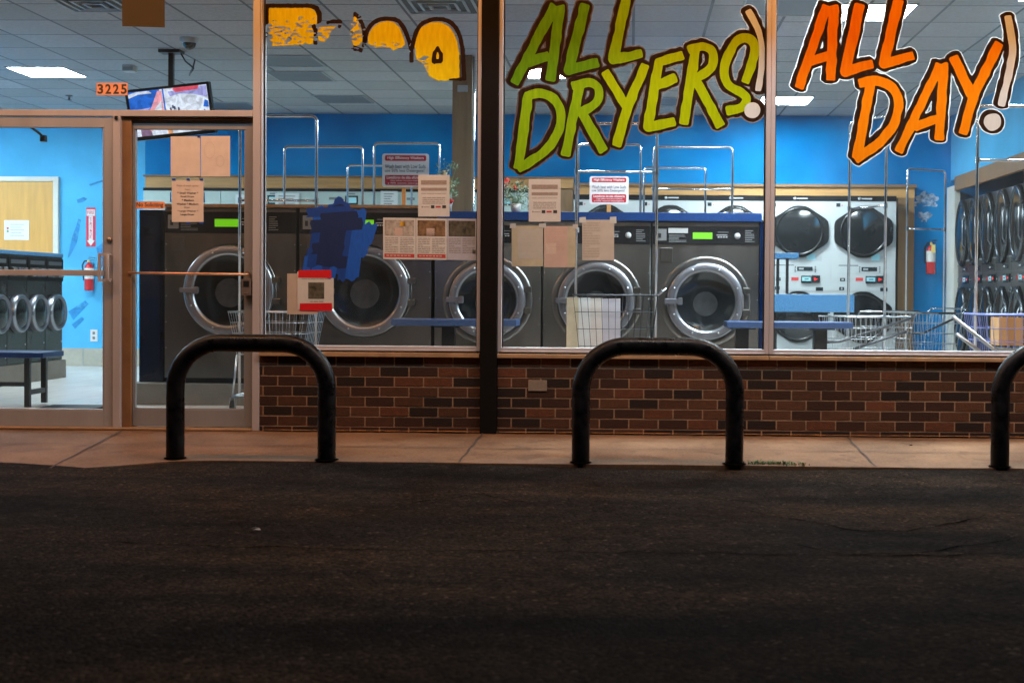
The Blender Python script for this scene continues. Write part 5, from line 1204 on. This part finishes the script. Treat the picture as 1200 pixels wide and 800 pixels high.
for (u,v,lb) in ((338,71,'unlit grey ceiling panel nearest under the scraped yellow letters'),(352,89,'unlit grey ceiling panel one row behind the nearest unlit one'),(402,116,'unlit grey ceiling panel low over the blue rear wall'),(270,124,'unlit grey ceiling panel right of the television'),(785,119,'unlit grey ceiling panel behind the letter E'),(915,8,'unlit grey ceiling panel at the top beside the mullion')):
    p=ceil_pt(u,v)
    if UL is None: UL=make_light(lb,False); UL.location=(p.x,p.y,HC)
    else: copy_thing(UL,(p.x,p.y,HC),label=lb)
def make_vent(label):
    t=thing('ceiling_vent',label,'air vent',(0,0,0),0,'square ceiling air vents')
    mb=MB(); mb.box(-.3,.3,-.3,.3,-.006,-.001); mb.build('backing',VENTD,t)
    mb=MB()
    for k,s in enumerate((.29,.22,.15,.08)):
        d=.022; z0=-.012-.004*k; z1=-.007
        for (x0,x1,y0,y1) in ((-s,s,-s,-s+d),(-s,s,s-d,s),(-s,-s+d,-s+d,s-d),(s-d,s,-s+d,s-d)): mb.box(x0,x1,y0,y1,z0,z1)
    mb.build('louvre',CEILM,t); return t
p=ceil_pt(112,4); vt=make_vent('square air vent at the top left beside the hanging brown card'); vt.location=(p.x,p.y,HC)
p=ceil_pt(515,6); copy_thing(vt,(p.x,p.y,HC),label='square air vent left of the black post')
p=ceil_pt(222,45); t=thing('security_camera','dark dome camera on the ceiling above the television','camera',(p.x,p.y,HC))
mb=MB(); mb.lathe((0,0,0),[(.085,-.001),(.085,-.03),(.06,-.045)],24,axis='Z'); mb.build('housing',CEILM,t)
mb=MB(); mb.lathe((0,0,-.045),[(.058,0),(.05,-.03),(.03,-.05),(.002,-.058)],20,axis='Z'); mb.build('dome',DRYG,t)
p=ceil_pt(152,77); t=thing('emergency_light','beige box lamp on the ceiling left of the television pole','emergency light',(p.x,p.y,HC)); MB().box(-.06,.06,-.05,.05,-.065,-.001).build('housing',OFFW,t,bevel=.006); MB().box(-.05,.05,-.053,-.0505,-.055,-.02).build('lens',GREYP,t)
p=ceil_pt(81,112); t=thing('sprinkler','small dark sprinkler head on the ceiling below the left light panel','sprinkler',(p.x,p.y,HC)); mb=MB(); mb.lathe((0,0,0),[(.04,-.001),(.04,-.008),(.012,-.012),(.012,-.05),(.03,-.052),(.03,-.056),(0,-.056)],14,axis='Z'); mb.build('head',GREYD,t)
# television
YT=12.0-8.94; p=ceil_pt(199.5,58.5)
YT=p.y
c=P(200,131,YT); s=(YT-CAM.y)/F
t=wthing('television','black flat television hung tilted from a ceiling pole, showing camera views','television',(c.x,YT,HC))
rot=Matrix.Translation(c) @ Matrix.Rotation(R(6.3),4,'Y').inverted() @ Matrix.Rotation(R(6),4,'X')
def tvm(mb): mb.v=[tuple(rot@Vector(q)) for q in mb.v]; return mb
W2,H2=50*s,30*s
mb=MB(); b_=.024
for (x0,x1,z0,z1) in ((-W2,W2,H2-b_,H2),(-W2,W2,-H2,-H2+b_*1.5),(-W2,-W2+b_,-H2+b_*1.5,H2-b_),(W2-b_,W2,-H2+b_*1.5,H2-b_)): mb.box(x0,x1,-.02,.05,z0,z1)
mb.box(-W2+b_,W2-b_,-.006,.05,-H2+b_*1.5,H2-b_); tvm(mb).build('case',TVB,t)
def em(n,c,e=1.0): 
    m=mat(n,(.01,.01,.01),.3,emit=c,estr=e); b=m.node_tree.nodes['Principled BSDF']; tc=N(m,'ShaderNodeTexCoord'); z=N(m,'ShaderNodeTexNoise'); z.inputs['Scale'].default_value=14; z.inputs['Detail'].default_value=5; z.inputs['Distortion'].default_value=1.2
    r=N(m,'ShaderNodeMapRange'); r.inputs[1].default_value=.3; r.inputs[2].default_value=.7; r.inputs[3].default_value=.55*e; r.inputs[4].default_value=1.2*e
    L(m,tc.outputs['Object'],z.inputs['Vector']); L(m,z.outputs[0],r.inputs[0]); L(m,r.outputs[0],b.inputs['Emission Strength']); return m
SC=[em('screen_white',(.80,.86,1.0),1.05),em('screen_blue',(.02,.16,.72)),em('screen_pink',(1.0,.42,.50)),em('screen_violet',(.42,.42,.85)),em('screen_red',(.85,.10,.16)),em('screen_dark',(.03,.05,.13)),em('screen_orange',(1.0,.45,.2)),em('screen_mauve',(.25,.15,.25))]
sx0,sx1,sz0,sz1=-W2+b_,W2-b_,-H2+b_*1.5,H2-b_
mb=MB()
def sp(pts,mi,l): mb.poly([(sx0+(sx1-sx0)*a,-.0065-.0003*l,sz0+(sz1-sz0)*b) for a,b in pts],mi)
sp([(0,0),(1,0),(1,1),(0,1)],0,0)
sp([(0,.55),(.24,.55),(.36,.86),(.4,1),(0,1)],1,1); sp([(0,.86),(.12,.93),(.30,.93),(.26,.99),(.1,.99),(0,.95)],0,2); sp([(.2,.5),(.42,.5),(.425,.96),(.37,.97),(.27,.62)],2,3); sp([(.27,.5),(.40,.5),(.405,.75)],0,4)
sp([(.0,.5),(.18,.5),(.26,.62),(.1,.60)],3,4)
sp([(.43,.5),(.45,.5),(.45,1),(.43,1)],1,5); sp([(.5,.93),(.99,.99),(.99,.72),(.82,.82),(.65,.86),(.52,.82)],3,1); sp([(.56,.97),(.60,.90),(.88,.92),(.9,1),(.58,1)],4,2); sp([(.92,.52),(.99,.5),(.99,.64),(.95,.68)],1,3); sp([(.62,.60),(.80,.58),(.92,.70),(.78,.78),(.64,.74)],0,3)
for (a_,b2) in ((.50,.55),(.55,.57),(.60,.54),(.53,.60)): sp([(a_,b2-.05),(a_+.025,b2-.04),(a_+.02,b2+.03),(a_,b2+.02)],5,6)
sp([(0,0),(.05,0),(.05,.5),(0,.5)],3,7); sp([(.05,.2),(.09,.2),(.10,.5),(.04,.5)],6,8); sp([(.10,.0),(.24,.0),(.20,.5),(.10,.5)],7,8); sp([(.22,.1),(.25,.1),(.22,.5),(.19,.5)],2,9); sp([(.44,.0),(.50,.0),(.46,.5),(.42,.5)],6,8)
for (a_,b2) in ((.28,.3),(.36,.35),(.56,.38),(.62,.33),(.72,.36),(.84,.36),(.93,.40)): sp([(a_-.015,b2),(a_,b2-.06),(a_+.03,b2),(a_,b2+.07)],1,9)
tvm(mb).build('screen',SC,t)
mb=MB(); zt=(rot@Vector((0,.03,H2))).z; xq=p.x
mb.box(xq-.022,xq+.022,YT+.01,YT+.055,zt-.15,HC-.03); mb.box(xq-.1,xq+.1,YT-.04,YT+.1,HC-.03,HC-.001); mb.build('ceiling_pole',TVB,t)
mb=MB(); q=ceil_pt(228.5,70); mb.tube([(xq+.09,YT+.03,HC-.03),(xq+.13,YT+.04,HC-.10),(xq+.2,YT+.06,HC-.16),(q.x-.02,q.y-.1,HC-.17),(q.x,q.y-.05,HC-.08),(q.x,q.y,HC-.001)],.008,6); mb.build('cable',BLACK,t)

# ------------------------------------------------------------------ black hoop guards at the kerb
gH='black steel hoop guards along the kerb'
YH=PZ(530,540,-.048).y
def make_hoop(label,ua,ub,ob,vt):
    a=P(ua,470,YH).x; b=P(ub,470,YH).x; top=P((ua+ub)/2,vt,YH).z; r=.054; zc=top-r; rad=.27; cx=(a+b)/2
    t=thing('hoop_guard',label,'bollard',(cx,YH,zs(YH)),0,gH); z0=zs(YH)
    h=(b-a)/2; pts=[(-h,0,-.15),(-h,0,.1),(-h,0,zc-z0-rad)]
    pts+=[(-h+rad-rad*math.cos(q),0,zc-z0-rad+rad*math.sin(q)) for q in np.linspace(.1,math.pi/2,12)]
    pts+=[(h-rad+rad*math.sin(q),0,zc-z0-rad+rad*math.cos(q)) for q in np.linspace(0,math.pi/2-.1,12)]+[(h,0,zc-z0-rad),(h,0,.1),(h,0,-.15)]
    mb=MB(); mb.tube(pts,r,28); mb.build('pipe',HOOP,t)
    for s in (-1,1):
        mb=MB(); mb.lathe((s*h,0,0),[(r+.016+.003*s,.004),(r+.006,.007),(r-.002,.009)],24,axis='Z'); mb.build('footing',CRACK,t)
    return t
h1=make_hoop('black steel hoop in front of the right glass door',205.5,383,0,391.5)
hx=(P(681,470,YH).x+P(861,470,YH).x)/2; copy_thing(h1,(hx,YH,zs(YH)),label='black steel hoop in front of the green ALL DRYERS window')
hx3=P(1172.5,470,YH).x+ (P(383,470,YH).x-P(205.5,470,YH).x)/2; copy_thing(h1,(hx3,YH,zs(YH)),label='black steel hoop cut by the right edge of the photograph')

# ------------------------------------------------------------------ weeds and litter
rn=random.Random(9)
mb=MB()
def tuft(u,v,w,n,hh):
    c=PZ(u,v,-.06)
    for k in range(n):
        x=c.x+rn.gauss(0,w); y=c.y+rn.gauss(0,.02); hgt=rn.uniform(.3,1)*hh; d=rn.uniform(0,6.28); lx,ly=math.cos(d)*hgt*.8,math.sin(d)*hgt*.8; z=-.064
        sx,sy=-math.sin(d)*.004,math.cos(d)*.004
        mb.poly([(x-sx,y-sy,z),(x+sx,y+sy,z),(x+lx*.5+sx*.6,y+ly*.5+sy*.6,z+hgt*.7),(x+lx*.5-sx*.6,y+ly*.5-sy*.6,z+hgt*.7)]); mb.poly([(x+lx*.5-sx*.6,y+ly*.5-sy*.6,z+hgt*.7),(x+lx*.5+sx*.6,y+ly*.5+sy*.6,z+hgt*.7),(x+lx,y+ly,z+hgt*.85)])
tuft(898,545.5,.10,230,.05); tuft(928,546,.05,70,.04); tuft(522,541,.05,30,.022); tuft(540,541,.03,20,.02); tuft(1142,532,.03,24,.018)
tag(mb.build('grass',GRASS),kind='stuff')
for (u,v,lb,sz) in ((298,622,'crumpled white scrap of paper on the dark asphalt',.030),(1067,524,'small dry leaf on the pavement in front of the right window',.026)):
    c=PZ(u,v,-.078 if v>560 else -.03); mb=MB()
    mb.poly([(-sz,-.006,.004),(0,-.012,.010),(sz,-.004,.006),(sz*.6,.012,.012),(-.2*sz,.010,.004)]); mb.poly([(-sz*.6,.002,.012),(.2*sz,-.004,.020),(sz*.7,.008,.012),(0,.014,.014)])
    o=mb.build('paper_scrap' if v>560 else 'dry_leaf',LITTER if v>560 else mat('dry_leaf_brown',(.16,.07,.03),.9)); o.location=c; tag(o,lb,'litter')

# ------------------------------------------------------------------ light
sc=bpy.context.scene
w=bpy.data.worlds.new('World'); sc.world=w; w.use_nodes=True
nt=w.node_tree; sky=nt.nodes.new('ShaderNodeTexSky'); sky.sky_type='NISHITA'; sky.sun_disc=False; sky.sun_elevation=R(14); sky.sun_rotation=R(200)
nt.links.new(sky.outputs[0],nt.nodes['Background'].inputs[0]); nt.nodes['Background'].inputs[1].default_value=.0012
sun=bpy.data.lights.new('street_glow','SUN'); sun.energy=.10; sun.angle=R(30); sun.color=(1,.72,.5)
so=bpy.data.objects.new('street_glow',sun); C.objects.link(so); so.rotation_euler=(R(90-30),0,R(60))
# two rows of strip lamps under the canopy: a cool row outside the lip, an orange row inside it
def strip_light(x0,x1,y,z,power,col,tilt):
    l=bpy.data.lights.new('canopy_strip','AREA'); l.shape='RECTANGLE'; l.size=x1-x0; l.size_y=.06; l.energy=power; l.color=col
    o=bpy.data.objects.new('canopy_strip',l); C.objects.link(o); o.location=((x0+x1)/2,y,z); o.rotation_euler=(R(tilt),0,0)
strip_light(-9,-1.5,-2.4,4.1,40,(.62,.85,1),30)
strip_light(-1.0,6.8,-2.4,4.1,150,(.62,.85,1),30)
strip_light(-9,6.8,-1.7,4.0,330,(1,.42,.13),26)
vs=sc.view_settings; vs.view_transform='Standard'; vs.look='None'; vs.exposure=0; vs.gamma=1; vs.use_curve_mapping=False
cy=sc.cycles; cy.use_denoising=True; cy.max_bounces=8; cy.transparent_max_bounces=24; cy.diffuse_bounces=4; cy.glossy_bounces=4; cy.sample_clamp_indirect=4; cy.caustics_reflective=False; cy.caustics_refractive=False
